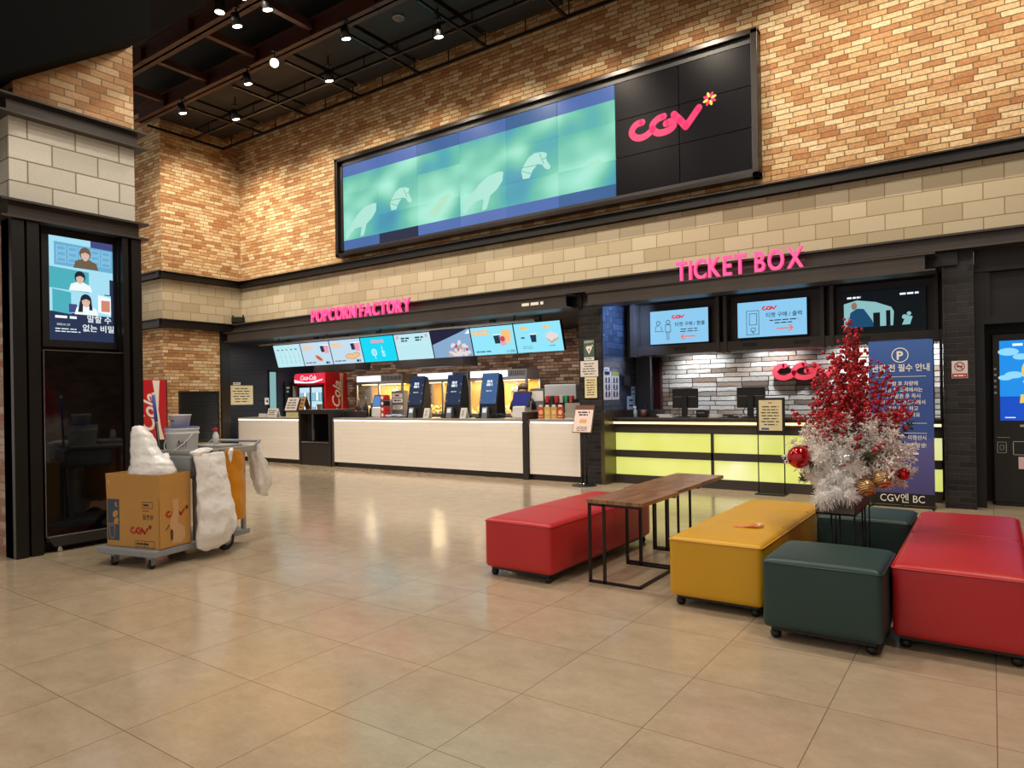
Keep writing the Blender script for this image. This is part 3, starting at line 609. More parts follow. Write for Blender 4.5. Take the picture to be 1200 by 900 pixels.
letters('lettering_sign', 'pink TICKET BOX letters standing on the canopy of the ticket booth', 'TICKET BOX', -3.57, -1.90, 9.13, 2.935, .28)
t = thing('canopy_caption', 'small white caption on the canopy near the pillar', 'sign', (-5.85, 9.058, 2.80))
MB().bars(-.27, .27, 0, .06, 1, 0, 0, .75).build('caption', WHITEINK, t)
# ------------------------------------------------------------------ menu boards over the popcorn bar
G_PALE = glow('pale_blue_screen', 'bfeaf2', .92); G_PALE2 = glow('pale_lilac_screen', 'c4def0', .92); G_CYAN = glow('cyan_screen', '14d6f2', .95); G_SKY = glow('sky_blue_screen', '92e4f8', .95); G_NAVY = glow('navy_screen', '2a2b4c', .6)
G_SLATE = glow('slate_blue_screen', '8fb2d8', .85); G_INK = glow('grey_screen_print', '6d8a9c', .6); G_DK = glow('dark_screen_print', '2f4a66', .5); G_ORG = glow('orange_screen_print', 'ffc07a', .95); G_PKS = glow('pink_screen_print', 'f0a4b8', .9); G_RED = glow('red_screen_print', 'd85050', .8); G_TAN = glow('tan_screen_print', 'd9b48e', .85); G_WHT = glow('white_screen_print', 'f4fbff', .95); G_POP = glow('popcorn_screen_print', 'e6dfe0', .9)
SM = [G_PALE, G_PALE2, G_CYAN, G_SKY, G_NAVY, G_SLATE, G_INK, G_DK, G_ORG, G_PKS, G_RED, G_TAN, G_WHT, G_POP]
PALE, LIL, CYAN, SKY, NAVY, SLT, GINK, DK, ORG, PKS, GRED, TAN, WHT, POPC = range(14)
mw, mh = .965, .535
def cup(mb, x, z, s, m, lid=WHT):
    mb.poly([(x - .5 * s, z + s), (x - .38 * s, z), (x + .38 * s, z), (x + .5 * s, z + s)], -.004, m); mb.rect(x - .56 * s, x + .56 * s, z + s, z + 1.12 * s, -.004, lid)
def menu(i):
    w, h = mw / 2, mh / 2; mb = MB()
    mb.rect(-w + .008, w - .008, -h + .008, h - .008, -.0015, [PALE, LIL, LIL, CYAN, PALE, SLT, SKY, SKY][i])
    if i == 0:
        for x in (-.32, -.16, 0, .16, .32): mb.bars(x - .05, x + .05, .12, .17, 1, GINK); mb.bars(x + .04, x + .06, -.2, .08, 6, GINK)
        for z in (-.2, -.08, .04): mb.rect(-.42, .42, z, z + .003, -.003, WHT)
    if i in (1, 2):
        mb.bars(-.42, -.02, .10, .20, 2, ORG, fill=.7); cup(mb, .24, .03, .14, DK); cup(mb, .36, .0, .17, PKS); mb.bars(-.42, .1, -.22, -.17, 1, GINK)
        for q in ((-.02, -.1), (.1, -.12), (.2, -.08))[: 1 if i == 1 else 3]:
            mb.disc(q[0] + .08, q[1], .13, -.004, TAN, 18, .055, -.5 if i == 1 else .1); mb.disc(q[0] + .08, q[1], .10, -.005, GRED if i == 1 else ORG, 14, .03, -.5 if i == 1 else .1)
        mb.bars(.26, .45, -.24, -.18, 1, DK, fill=.8)
    if i == 3:
        mb.bars(-.18, .28, .13, .20, 1, PKS, fill=.9); mb.ring(-.14, -.06, .075, .014, -.004, WHT); mb.disc(-.14, -.06, .055, -.003, SKY); mb.line(-.14, -.14, -.12, -.2, .012, -.004, WHT)
        mb.line(.10, .06, .11, -.09, .014, -.004, WHT); mb.ring(.12, -.12, .04, .014, -.004, WHT); mb.line(.06, -.06, .17, -.05, .012, -.004, WHT)
    if i == 4:
        mb.disc(-.39, .2, .035, -.003, PKS); mb.disc(.38, .2, .035, -.003, PKS); mb.bars(-.30, -.02, .10, .20, 2, DK, fill=.6); mb.bars(.08, .34, .10, .20, 2, DK, fill=.6); mb.rect(-.44, .44, .06, .063, -.003, WHT)
    if i == 5:
        mb.poly([(-w + .008, h - .008), (-w + .008, .0), (w - .12, h - .03), (w - .06, h - .008)], -.003, NAVY); mb.poly([(w - .13, h - .1), (w - .008, h - .02), (w - .008, h - .1)], -.0035, WHT)
        rnd = random.Random(5)
        for k in range(46):
            a = rnd.uniform(0, PI); r = rnd.uniform(.02, .23); mb.disc(.16 + r * math.cos(a) * 1.05, -.22 + r * math.sin(a) * 1.05, rnd.uniform(.028, .045), -.004 - k * .00005, POPC if k % 5 else (TAN if k % 2 else GRED), 9)
    if i == 6:
        mb.bars(-.44, .02, .10, .21, 2, ORG, fill=.75); cup(mb, .10, -.06, .15, DK); cup(mb, .22, -.1, .15, PKS, PKS); mb.disc(.22, .02, .05, -.005, GRED); cup(mb, .31, -.05, .2, ORG, ORG)
        mb.bars(-.42, .1, -.22, -.17, 1, GINK); mb.text('11,500', .36, -.235, .07, -.004, DK)
    if i == 7:
        mb.bars(-.36, -.10, .14, .20, 1, ORG, fill=.9); mb.bars(.12, .36, .14, .20, 1, ORG, fill=.9); mb.bars(-.36, -.26, -.02, .03, 1, DK, fill=.5); cup(mb, -.10, -.08, .13, DK)
        mb.poly([(.14, -.02), (.26, -.12), (.42, -.04), (.30, .05)], -.004, TAN)
        for k, q in enumerate(((.20, .01), (.26, -.03), (.32, .0), (.27, .04), (.35, .01))): mb.disc(q[0], q[1], .05, -.005 - k * .0002, POPC, 12)
        mb.bars(-.35, .0, -.2, -.14, 2, GINK, fill=.3); mb.bars(.2, .4, -.18, -.14, 1, GINK, fill=.3)
    return mb
MD = ['first menu screen from the left, pale with faint columns', 'second menu screen from the left, showing one hot dog and drinks', 'menu screen showing several snacks, left of the cyan one', 'bright cyan menu screen with white outlines', 'pale menu screen with print along its top, right of the cyan one', 'menu screen with a dark diagonal corner and a heap of popcorn', 'light blue menu screen with drinks and a price of 11,500', 'last menu screen on the right, with a cup and a popcorn tray']
for i in range(8):
    t = thing('menu_screen', MD[i], 'screen', (-13.72 + .975 * (i + .5), 9.98, 2.395), group='menu screens over the popcorn bar', rot=(math.radians(16), 0, 0))
    hsg = MB().box(-mw / 2, mw / 2, 0, .06, -mh / 2, mh / 2).build('housing', BLACK, t, .003)
    menu(i).build('display', SM, t)
    MB().box(-.05, .05, .06, .12, .1, .35).build('bracket', STEELB, hsg)
t = thing('reflection_rail', 'added bright rail above the menu screens, standing in for a flange reflection', 'rail', (-9.8, 9.55, 2.62))  # added rail, stands in for the bright reflection along the canopy flange
MB().box(-3.9, 3.6, -.02, .02, 0, .035).build('rail', CHROME, t)
mb = MB()
for x in (-3.2, -1.6, 0, 1.6, 3.2): mb.box(x - .012, x + .012, -.012, .012, .03, .14)
mb.build('hanger', STEELB, t)
t = thing('duct_housing', 'long dark duct box behind the menu screens', 'duct', (-9.8, 11.1, 2.05))
MB().box(-3.6, -2.2, -.25, .25, 0, .25).build('duct_section', DKLAM, t, .01)
for hx in (-3.4, -2.4, -.7, .8): MB().box(hx - .012, hx + .012, -.012, .012, .2, .70).build('hanger', STEELB, t)
MB().box(-.9, 1.0, -.25, .25, -.02, .30).build('duct_section', DKLAM, t, .01)

# ------------------------------------------------------------------ ticket booth screens
G_BLUE = glow('light_blue_screen', '8cc8ee', .95); G_BINK = glow('black_screen_print', '16202c', .3); G_CGV = glow('red_logo_screen', 'e0283c', .9); G_ARR = glow('orange_arrow_screen', 'f0704c', .95)
G_MOV = glow('dark_film_picture', '141c22', .5); G_MOV2 = glow('film_sky_picture', '9fd8dc', .7); G_MOV3 = glow('film_jacket_picture', '1f5a86', .6); G_MOV4 = glow('film_skin_picture', 'b08a78', .6)
TS = [G_BLUE, G_BINK, G_CGV, G_ARR, G_WHT, G_MOV, G_MOV2, G_MOV3, G_MOV4]
def tv(name_label, x, z, w, h, draw):
    t = thing('television', name_label, 'screen', (x, 10.14, z), group='screens over the ticket counter')
    hsg = MB().box(-w / 2 - .012, w / 2 + .012, 0, .05, -h / 2 - .018, h / 2 + .012).build('housing', BLACK, t, .004)
    MB().box(-.12, .12, .05, .11, -.1, .1).build('wall_mount', STEELB, hsg)
    mb = MB(); draw(mb, w / 2, h / 2); mb.build('display', TS, t); return t
def d1(mb, w, h):
    mb.rect(-w, w, -h, h, -.0015, 0); mb.logo(-.11, .12, .21, -.003, None, 2)
    for x, z in ((-.33, .07), (-.17, .075)): mb.ring(x, z, .035, .009, -.003, 1, 16)
    mb.line(-.39, -.06, -.24, -.06, .008, -.003, 1); mb.line(-.38, -.05, -.37, .02, .008, -.003, 1); mb.line(-.37, .02, -.32, .03, .008, -.003, 1); mb.line(-.29, .02, -.27, -.04, .008, -.003, 1)
    mb.frame(-.215, -.125, -.08, .04, .008, -.003, 1); mb.line(-.19, -.08, -.185, -.20, .008, -.003, 1); mb.line(-.155, -.08, -.16, -.20, .008, -.003, 1)
    mb.text('티켓 구매 / 환불', .18, .005, .072, -.003, 1, bold=.01); mb.bars(0, .34, -.10, -.03, 2, 1, fill=.35, centre=True)
    mb.line(.05, -.16, .26, -.16, .017, -.003, 3); mb.line(.04, -.16, .09, -.115, .017, -.003, 3); mb.line(.04, -.16, .09, -.205, .017, -.003, 3)
def d2(mb, w, h):
    mb.rect(-w, w, -h, h, -.0015, 0); mb.logo(-.13, .12, .21, -.003, None, 2)
    mb.frame(-.35, -.17, -.22, .13, .007, -.003, 1); mb.frame(-.31, -.20, -.08, .09, .007, -.003, 1); mb.frame(-.29, -.22, -.17, -.12, .007, -.003, 1); mb.line(-.27, -.17, -.24, -.2, .012, -.003, 1)
    mb.text('티켓 구매 / 출력', .17, .02, .075, -.003, 1, bold=.01); mb.bars(-.03, .37, -.09, -.01, 2, 1, fill=.35, centre=True)
    mb.line(.07, -.15, .28, -.15, .017, -.003, 3); mb.line(.29, -.15, .24, -.105, .017, -.003, 3); mb.line(.29, -.15, .24, -.195, .017, -.003, 3)
def d3(mb, w, h):
    mb.rect(-w, w, -h, h, -.0015, 5); mb.poly([(-w + .02, .12), (-.30, .16), (-.08, .12), (.10, .04), (.13, -.02), (.12, -.2), (-w + .02, -.2)], -.002, 6)
    mb.poly([(-.42, -.2), (-.38, .0), (-.30, .05), (-.22, .04), (-.12, -.12), (-.10, -.2)], -.003, 7); mb.disc(-.335, .085, .035, -.0035, 8, 14, .05); mb.rect(-.11, -.03, -.2, -.02, -.003, 5); mb.rect(.04, .09, -.2, .0, -.003, 5)
    mb.bars(-.42, -.2, .18, .215, 1, 4, fill=.7); mb.bars(.2, .42, .18, .215, 1, 4, fill=.7); mb.disc(.25, -.1, .03, -.003, 6); mb.disc(.30, -.06, .025, -.003, 6); mb.poly([(.22, -.2), (.27, -.08), (.34, -.1), (.31, -.2)], -.003, 6)
tv('left ticket screen with a red logo, counter figures and a left arrow', -3.94, 2.415, .93, .515, d1)
tv('middle ticket screen with a kiosk drawing and a right arrow', -2.56, 2.43, .95, .51, d2)
tv('dark film screen above the berry arrangement and banner', -1.155, 2.42, .96, .53, d3)

# ------------------------------------------------------------------ left pillar: poster screen and black standing kiosk
P = [glow('poster_sky_light', 'a9e2f6', .9), glow('poster_blue_light', '6fb4dc', .85), glow('poster_teal_light', '4fb6c4', .85), glow('poster_dark_light', '2c3a5c', .7), glow('poster_skin_light', 'e6c3b0', .85), glow('poster_brown_light', '7d6a52', .7), glow('poster_white_light', 'eef8fc', .95), glow('poster_hair_light', '2a2c3e', .6), glow('poster_coral_light', 'e0917a', .8), glow('poster_violet_light', '4a4f8c', .8)]
t = thing('poster_screen', 'upright lit film poster screen set in the black steel pillar', 'screen', (CX - .045, 3.06, 2.467), PI / 2)
MB().box(-.345, .345, 0, .04, -.56, .56).build('housing', BLACK, t, .004)
mb = MB(); W, H = .283, .49
mb.rect(-W, W, -H, H, -.0015, 0); mb.poly([(-W, -.22), (W, -.20), (W, -H), (-W, -H)], -.002, 3); mb.rect(.08, W, .41, H, -.002, 9); mb.poly([(.20, .14), (W, .13), (W, -.2), (.20, -.2)], -.002, 3)
def half(x0, x1, z0, z1, bg, y): mb.poly([(x0, z0), (x1, z0 - .02), (x1, z1 - .02), (x0, z1)], y, bg)
half(-.24, W, .22, .44, 1, -.0025); half(-W, .25, -.0, .20, 0, -.003); half(-W, .06, -.0, .20, 2, -.0032); half(-.26, .26, -.22, -.01, 0, -.0035); half(-.26, -.10, -.22, -.01, 2, -.0037); half(.14, .26, -.2, -.03, 6, -.0037); mb.rect(.17, .25, -.19, -.08, -.004, 8); mb.rect(-.12, -.05, -.22, -.14, -.004, 9)
for a in range(5):
    for b in range(3): mb.frame(-.22 + a * .10, -.14 + a * .10, .25 + b * .055, .295 + b * .055, .004, -.0028, 0)
def bust(x, z, s, hair, coat, long):
    mb.poly([(x - .85 * s, z - 1.0 * s), (x - .7 * s, z - .45 * s), (x - .2 * s, z - .25 * s), (x + .25 * s, z - .25 * s), (x + .8 * s, z - .5 * s), (x + .95 * s, z - 1.0 * s)], -.0045, coat)
    mb.disc(x, z + .18 * s, .42 * s, -.0048, hair, 18, .50 * s)
    if long: mb.poly([(x - .45 * s, z + .1 * s), (x - .6 * s, z - .8 * s), (x - .25 * s, z - .8 * s), (x - .2 * s, z + .1 * s)], -.0049, hair); mb.poly([(x + .42 * s, z + .1 * s), (x + .5 * s, z - .6 * s), (x + .25 * s, z - .6 * s), (x + .2 * s, z + .1 * s)], -.0049, hair)
    mb.rect(x - .12 * s, x + .12 * s, z - .38 * s, z - .1 * s, -.0051, 4); mb.disc(x, z + .05 * s, .30 * s, -.0053, 4, 18, .38 * s); mb.poly([(x - .34 * s, z + .12 * s), (x - .3 * s, z + .5 * s), (x + .3 * s, z + .5 * s), (x + .34 * s, z + .14 * s), (x, z + .28 * s)], -.0056, hair)
    mb.line(x - .17 * s, z + .1 * s, x - .05 * s, z + .1 * s, .02 * s, -.006, 7); mb.line(x + .06 * s, z + .1 * s, x + .18 * s, z + .1 * s, .02 * s, -.006, 7); mb.line(x - .06 * s, z - .15 * s, x + .07 * s, z - .15 * s, .025 * s, -.006, 8)
bust(.03, .335, .125, 5, 5, False); bust(-.02, .105, .115, 7, 6, False); bust(.03, -.115, .12, 7, 6, True)
mb.text('말할 수', .15, -.30, .075, -.006, 6, bold=.012); mb.text('없는 비밀', .14, -.39, .075, -.006, 6, bold=.012); mb.bars(-.24, .05, -.29, -.25, 1, 6, -.006, .6); mb.text('2025.01.27', -.17, -.35, .026, -.006, 6); mb.bars(-.24, .02, -.42, -.37, 2, 6, -.006, .35)
mb.build('display', P, t)
t = thing('black_kiosk', 'tall black glass standing kiosk with a bright rim, at the left pillar', 'kiosk', (CX + .02, 3.06, 0), PI / 2)
mb = MB(); mb.box(-.372, .372, -.02, .045, .10, 1.87); mb.build('body', BLACK, t, .012)
MB().box(-.362, .362, -.0235, -.02, .155, 1.86).build('glass_front', GLOSSB, t)
mb = MB(); e = .007
for x in (-.374, .374): mb.box(x - e / 2, x + e / 2, -.03, -.012, .155, 1.872)
mb.box(-.374, .374, -.03, -.012, 1.866, 1.873); mb.box(-.374, .374, -.03, -.012, .15, .157); mb.build('bright_rim', CHROME, t)
mb = MB(); mb.prism([(-.372, .15), (-.31, .055), (.31, .055), (.372, .15)], -.035, .06); mb.build('base', mat('dark_grey_base', '3a3836', .35, .4), t, .004)
mb = MB()
for x in (-.26, .26): MB().lathe([(.018, 0), (.024, .01), (.024, .03), (.012, .06)], (x, -.01, 0), 12).build('foot', CHROME, t)

# ------------------------------------------------------------------ right ticket kiosk, pillar signs, banner
KB = [glow('kiosk_blue_light', '1f8fe8', .95), glow('kiosk_cloud_light', '8fd8fa', .95), glow('kiosk_deep_blue_light', '1550c8', .9), glow('kiosk_yellow_light', 'f0d060', .9), glow('kiosk_white_light', 'f4fbff', .95), glow('kiosk_peach_light', 'f0b890', .9)]
t = thing('ticket_kiosk', 'black ticket machine with a bright blue screen in the alcove at the right edge', 'kiosk', (.465, 9.86, 0))
MB().box(-.46, .46, 0, .32, .04, 2.02).build('body', BLACK, t, .015); MB().box(-.44, .44, .01, .3, 0, .05).build('plinth', BLACK, t)
mb = MB(); mb.rect(-.385, .385, 1.0, 1.93, -.003, 0); mb.rect(-.385, .385, 1.0, 1.28, -.0033, 2)
for q in ((-.3, 1.80, .10), (-.18, 1.74, .08), (-.33, 1.50, .07), (-.25, 1.53, .09), (-.1, 1.45, .07), (.1, 1.7, .1), (.28, 1.82, .1)): mb.disc(q[0], q[1], q[2], -.0036, 1, 16, q[2] * .45)
mb.disc(-.02, 1.58, .16, -.004, 3, 20, .16); mb.disc(.0, 1.57, .11, -.0043, 5, 20, .12)
mb.poly([(-.20, 1.20), (-.05, 1.22), (-.04, 1.32), (-.19, 1.30)], -.004, 3); mb.poly([(-.02, 1.24), (.12, 1.26), (.12, 1.36), (-.02, 1.34)], -.004, 3); mb.bars(-.26, .1, 1.86, 1.90, 1, 4, -.004, .7); mb.rect(-.34, -.24, 1.03, 1.04, -.004, 4)
mb.build('display', KB, t)
PINKW = mat('pale_notice', 'e0c8c8', .5)
mb = MB(); mb.frame(-.42, -.33, .62, .75, .006, -.004, 0); mb.frame(-.395, -.355, .655, .715, .005, -.004, 0); mb.frame(-.27, .3, .60, .76, .007, -.004, 0); mb.bars(-.2, .25, .92, .96, 1, 0, -.004, .7); mb.rect(-.42, -.3, .80, .805, -.004, 0)
for k in range(5): mb.bars(-.50 + .06, -.40, 1.30 + k * .07, 1.35 + k * .07, 1, 0, -.004, .5)
mb.build('front_marks', mat('grey_print', 'a8a8a8', .5), t)
mb = MB(); mb.rect(-.22, .3, .44, .58, -.005, 0); mb.bars(-.15, .25, .47, .55, 2, 1, -.006, .4, True); mb.build('notice', [PINKW, INK], t)
MB().frame(-.04, .3, .28, .42, .008, -.004, 0).build('ticket_slot', GREYM, t)
t = thing('no_smoking_sign', 'white and red no smoking sign on the right black pillar', 'sign', (-.297, 9.392, 1.60))
MB().box(-.077, .077, 0, .006, -.10, .10).build('plate', PAPER, t)
mb = MB(); mb.ring(0, .035, .052, .009, -.003, 1); mb.rect(-.03, .02, .028, .042, -.002, 0); mb.rect(.02, .03, .028, .042, -.0025, 1); mb.line(-.034, .07, .034, 0, .009, -.0035, 1); mb.line(.02, .05, .03, .065, .004, -.002, 0); mb.rect(-.072, .072, -.095, -.045, -.002, 1); mb.bars(-.06, .06, -.085, -.055, 1, 2, -.003, .6, True); mb.build('print', [INK, REDINK, WHITEINK], t)
def banner_mat():
    m = bpy.data.materials.new('blue_banner'); m.use_nodes = True; nt = m.node_tree; b = nt.nodes['Principled BSDF']; N = NT(nt); tc = N.n('TexCoord'); sp = N.n('SeparateXYZ'); N.l(tc.outputs['Object'], sp.inputs[0])
    N.l(N.ramp(N.m('DIVIDE', sp.outputs[2], 2.0), [(.1, '4a4780'), (.38, '5a5c9c'), (.42, '35519c'), (.7, '2f5098'), (1, '3d68b4')]), b.inputs['Base Color']); b.inputs['Roughness'].default_value = .45; return m
t = thing('banner_stand', 'tall blue parking notice banner with white print, behind the berry arrangement', 'banner', (-.875, 9.20, 0))
MB().box(-.33, .33, 0, .004, .165, 1.965).build('banner_sheet', banner_mat(), t)
MB().box(-.33, .33, -.001, .005, .03, .165).build('black_foot_strip', BLACK, t)
mb = MB(); y = -.004
mb.ring(-.0, 1.785, .088, .010, y, 0); mb.text('P', 0, 1.735, .135, y, 0, bold=.03); mb.text('관람 전 필수 안내', 0, 1.60, .096, y, 0, bold=.015, sx=.86); mb.rect(-.25, .26, 1.53, 1.535, y, 0)
for k, s in enumerate(('관람 후 차량에', '탑승 전 고객에서는', '무인발권 후 즉시', '사전 무인 정산기에서', '주차 정산 하고', '출차 바랍니다요')): mb.text(s, .02, 1.43 - k * .073, .058, y, 0, bold=.01, sx=.9)
mb.rect(-.25, .26, .985, .99, y, 0); mb.rect(-.25, .26, .87, .875, y, 0); mb.text('미정산시', .16, .80, .058, y, 0, bold=.01, sx=.9); mb.text('불편발생!', .15, .71, .058, y, 0, bold=.01, sx=.9); mb.bars(-.1, .2, .56, .66, 2, 0, y, .4)
mb.text('CGV엔 BC', .0, .065, .12, y - .001, 0, sx=.86); mb.build('print', WHITEINK, t)
mb = MB(); mb.tube([(0, .02, .05), (0, .03, 1.97)], .009, 8); mb.bar((-.30, .012, .14), (.30, .012, .14), .012); mb.tube([(-.34, .0, 1.97), (.34, .0, 1.97)], .006, 6); mb.tube([(.31, -.004, 1.955), (.35, -.008, 2.0)], .004, 6); mb.tube([(.31, -.006, .21), (.36, -.008, .16)], .004, 6); mb.bar((-.32, -.12, .012), (-.32, .2, .012), .024); mb.bar((.32, -.12, .012), (.32, .2, .012), .024); mb.bar((-.32, 0, .012), (.32, 0, .012), .024); mb.tube([(0, 0, .02), (0, .02, .06)], .01, 8); mb.build('stand', BLACK, t)
# ------------------------------------------------------------------ popcorn bar: back counter, machines, coolers
t = thing('back_counter', 'dark work counter along the brick wall of the popcorn bar, behind the machines', 'counter', (-9.4, 11.75, 0))
MB().box(-3.9, 3.95, -.3, .33, 0, .95).build('body', DKLAM, t); MB().box(-3.9, 3.95, -.33, .34, .95, .98).build('top', GREYM, t)
CASE = mat('brushed_case_metal', '9c9ca0', .35, .7); SIGNW = glow('white_sign_light', 'f2f6ff', 1.6); KERN = mat('popcorn_yellow', 'f0d890', .8, bump=.6, bscale=40); GLS = mat('clear_glass', 'f4f8f8', .02, alpha=.10, spec=.6); WARMB = mat('warm_machine_lining', 'd9a24a', .4, .3); LAMPY = glow('machine_lamp_glow', 'ffd890', 5)
def popcorn_machine(x, w, label, sign_w, sign_x, ptxt=True):
    t = thing('popcorn_machine', label, 'popcorn machine', (x, 11.62, .98)); d = .5; hh = .95
    mb = MB()
    for sx in (-1, 1):
        for yy in (-.24, .24): mb.box(sx * w / 2 - .025, sx * w / 2 + .025, yy - .02, yy + .02, 0, .76)
    mb.box(-.02, .02, -.26, -.22, 0, .76); mb.box(-w / 2, w / 2, -.26, .26, 0, .05); mb.box(-w / 2, w / 2, -.26, .26, .74, .79); mb.build('case_frame', CASE, t)
    MB().box(-w / 2 + .02, w / 2 - .02, .235, .245, .05, .74).build('back_lining', WARMB, t)
    MB().box(-w / 2 + .03, w / 2 - .03, -.25, -.245, .05, .74).build('glass_pane', GLS, t)
    hb = MB().box(-w / 2, w / 2, -.24, .24, .79, hh).build('header_box', CASE, t)
    MB().box(sign_x - sign_w / 2, sign_x + sign_w / 2, -.262, -.24, .805, hh - .015).build('lit_sign', SIGNW, hb)
    mb = MB(); n = int((w / 2 - sign_x - sign_w / 2) / .035) - 1
    for k in range(max(0, n)): q = sign_x + sign_w / 2 + .03 + k * .035; mb.box(q, q + .014, -.245, -.238, .82, .93)
    if mb.v: mb.build('grille', BLACK, hb)
    mb = MB(); rnd = random.Random(int(x * 10))
    for k in range(70):
        a = rnd.uniform(-w / 2 + .08, w / 2 - .08); hgt = .06 + .13 * (1 - (2 * a / w + .25) ** 2); mb.ball((a, rnd.uniform(-.2, .2), rnd.uniform(.05, max(.07, hgt + .03))), .045, 6, 4)
    mb.build('popcorn', KERN, t, kind='stuff')
    mb = MB(); mb.lathe([(.11, 0), (.13, .08), (.13, .16), (.1, .18)], (w * .2, .05, .42), 16); mb.tube([(w * .2, .05, .6), (w * .2, .05, .74)], .015, 8); mb.build('kettle', CHROME, t)
    MB().box(-w / 2 + .05, w / 2 - .05, -.12, -.06, .725, .738).build('lamp_tube', LAMPY, t)
    area('machine_lamp', (x, 11.5, 1.70), 22, w * .8, (1, .78, .42), shape='RECTANGLE', sy=.1)
popcorn_machine(-11.76, 1.50, 'popcorn machine nearest the red cooler, with a half width lit sign', .78, -.34)
popcorn_machine(-9.80, 1.42, 'middle popcorn machine with glowing white sign, behind two ordering kiosks', .98, -.22)
popcorn_machine(-8.32, 1.44, 'right hand popcorn machine with glowing white sign, beside the staff member', .95, -.22)
COKE = mat('cola_red', 'c01820', .3); COKEW = mat('cola_white', 'f0e8e0', .4); COKET = mat('cola_ribbon_tan', 'd8b088', .4); COKEG = glow('cola_sign_light', 'e8304c', .95); COKEGW = glow('cola_sign_white_light', 'fff0f4', 1.1)
COOL = glow('cool_interior_light', 'cfeefa', .85); COOLB = glow('cool_interior_blue', '6fc0dc', .7)
t = thing('drinks_cooler', 'red cola drinks cooler with a lit header sign behind the bar', 'refrigerator', (-14.22, 11.72, 0))
MB().box(-.56, .56, -.34, .36, .06, 2.06).build('body', COKE, t, .01); MB().box(-.54, .54, -.32, .34, 0, .07).build('plinth', BLACK, t)
mb = MB(); mb.prism([(-.56, .0), (-.56, .20), (-.50, .25), (.55, .25), (.55, .0)], -.41, -.34, 0); hsn = mb.build('header_sign', COKEG, t)
t.location = (-14.22, 11.72, 0)
hs = MB()
hs.poly([(-.56, .10), (-.4, .07), (-.1, .03), (.2, .05), (.55, .10), (.55, .07), (.2, .0), (-.1, -.0), (-.55, .02)], -.413, 0); hs.text('Coca-Cola', 0, .085, .17, -.415, 0, sx=.85, bold=.012, shear=.35); hs.build('header_print', COKEGW, hsn)
hsn.location = (0, 0, 1.80)
mb = MB(); mb.frame(-.50, .50, .2, 1.75, .06, -.345, 0); mb.box(-.02, .02, -.36, -.34, .2, 1.75); mb.build('door_frame', BLACK, t)
for x0, x1 in ((-.44, -.03), (.03, .44)):
    mb = MB(); mb.rect(x0, x1, .26, 1.69, -.343, 0)
    for z in (.6, .98, 1.34): mb.rect(x0, x1, z, z + .02, -.3445, 1)
    for k in range(5):
        for z in (.62, 1.0, 1.36): mb.rect(x0 + .03 + k * .08, x0 + .085 + k * .08, z, z + .2, -.3442, 1 if (k + int(z * 10)) % 3 else 2)
    mb.build('glass_door', [COOL, COOLB, COKEGW], t)
def coke_side(t, x, y0, y1, z0, z1, size, tz, ty, two):
    """cola lettering running up the side that faces +x"""
    s = MB(); s.T = Matrix.Rotation(PI / 2, 4, 'Z'); w = y1 - y0; h = z1 - z0
    if two: s.text('Cola', y0 + w * ty, z0 + h * tz, size, -x - .003, 0, bold=.02, shear=.35, rot=PI / 2 - .10, sx=1.0); s.text('Coca-', y0 + w * (ty - .42), z0 + h * (tz + .05), size, -x - .003, 0, bold=.02, shear=.35, rot=PI / 2 - .10, sx=1.0)
    else: s.text('Coca-Cola', y0 + w * ty, z0 + h * tz, size, -x - .003, 0, bold=.02, shear=.35, rot=PI / 2 - .10, sx=1.0)
    s.poly([(y0 + w * .66, z1), (y0 + w * .84, z1), (y0 + w * .82, z0 + h * .8), (y0 + w * .80, z0 + h * .5), (y0 + w * .86, z0 + h * .2), (y0 + w * .94, z0), (y0 + w * .82, z0), (y0 + w * .77, z0 + h * .3), (y0 + w * .74, z0 + h * .6)], -x - .002, 1)
    return s
coke_side(t, .56, -.33, .35, .10, 2.05, .36, .50, .62, False).build('side_print', [COKEW, COKET], t)
t = thing('drinks_cooler', 'red cola cooler at the left brick wall, partly behind the black kiosk', 'refrigerator', (-14.13, 7.17, 0))
MB().box(-.3, .3, -.62, .28, .62, 1.83).build('body', COKE, t, .008); MB().box(-.29, .29, -.6, .27, 0, .62).build('lower_body', BLACK, t); MB().box(-.302, .302, .265, .285, .6, 1.835).build('edge_shade', BLACK, t)  # thin black strip at the right edge stands in for a shadow line
coke_side(t, .30, -.55, .26, .62, 1.82, .40, .46, .72, True).build('side_print', [COKEW, COKEW], t)
t = thing('wall_louvre', 'black louvred shutter in the lower left brick wall', 'louvre', (XW + .01, 8.51, 1.04), PI / 2)
mb = MB(); mb.box(-.47, .47, -.02, .01, -.57, -.53); mb.box(-.47, .47, -.02, .01, .53, .57); mb.box(-.47, -.44, -.02, .01, -.57, .57); mb.box(.44, .47, -.02, .01, -.57, .57); mb.build('louvre_frame', BLACK, t)
mb = MB()
for k in range(22): z = -.52 + k * .048; mb.prism_x([(-.018, z), (-.014, z - .006), (.008, z + .034), (.004, z + .04)], -.45, .45)
mb.build('louvre_blades', BLACK, t); MB().box(-.45, .45, .008, .012, -.55, .55).build('backing', BLACK, t)
t = thing('floodlight', 'small black flood lamp sitting on the ledge in the left corner', 'lamp', (-14.32, 9.42, 3.15), .4)
MB().box(-.13, .13, -.08, .08, .04, .17).build('lamp_body', BLACK, t, .012); mb = MB(); mb.box(-.14, -.12, -.02, .02, 0, .22); mb.box(.12, .14, -.02, .02, 0, .22); mb.box(-.14, .14, -.03, .03, 0, .02); mb.build('bracket', STEEL, t)
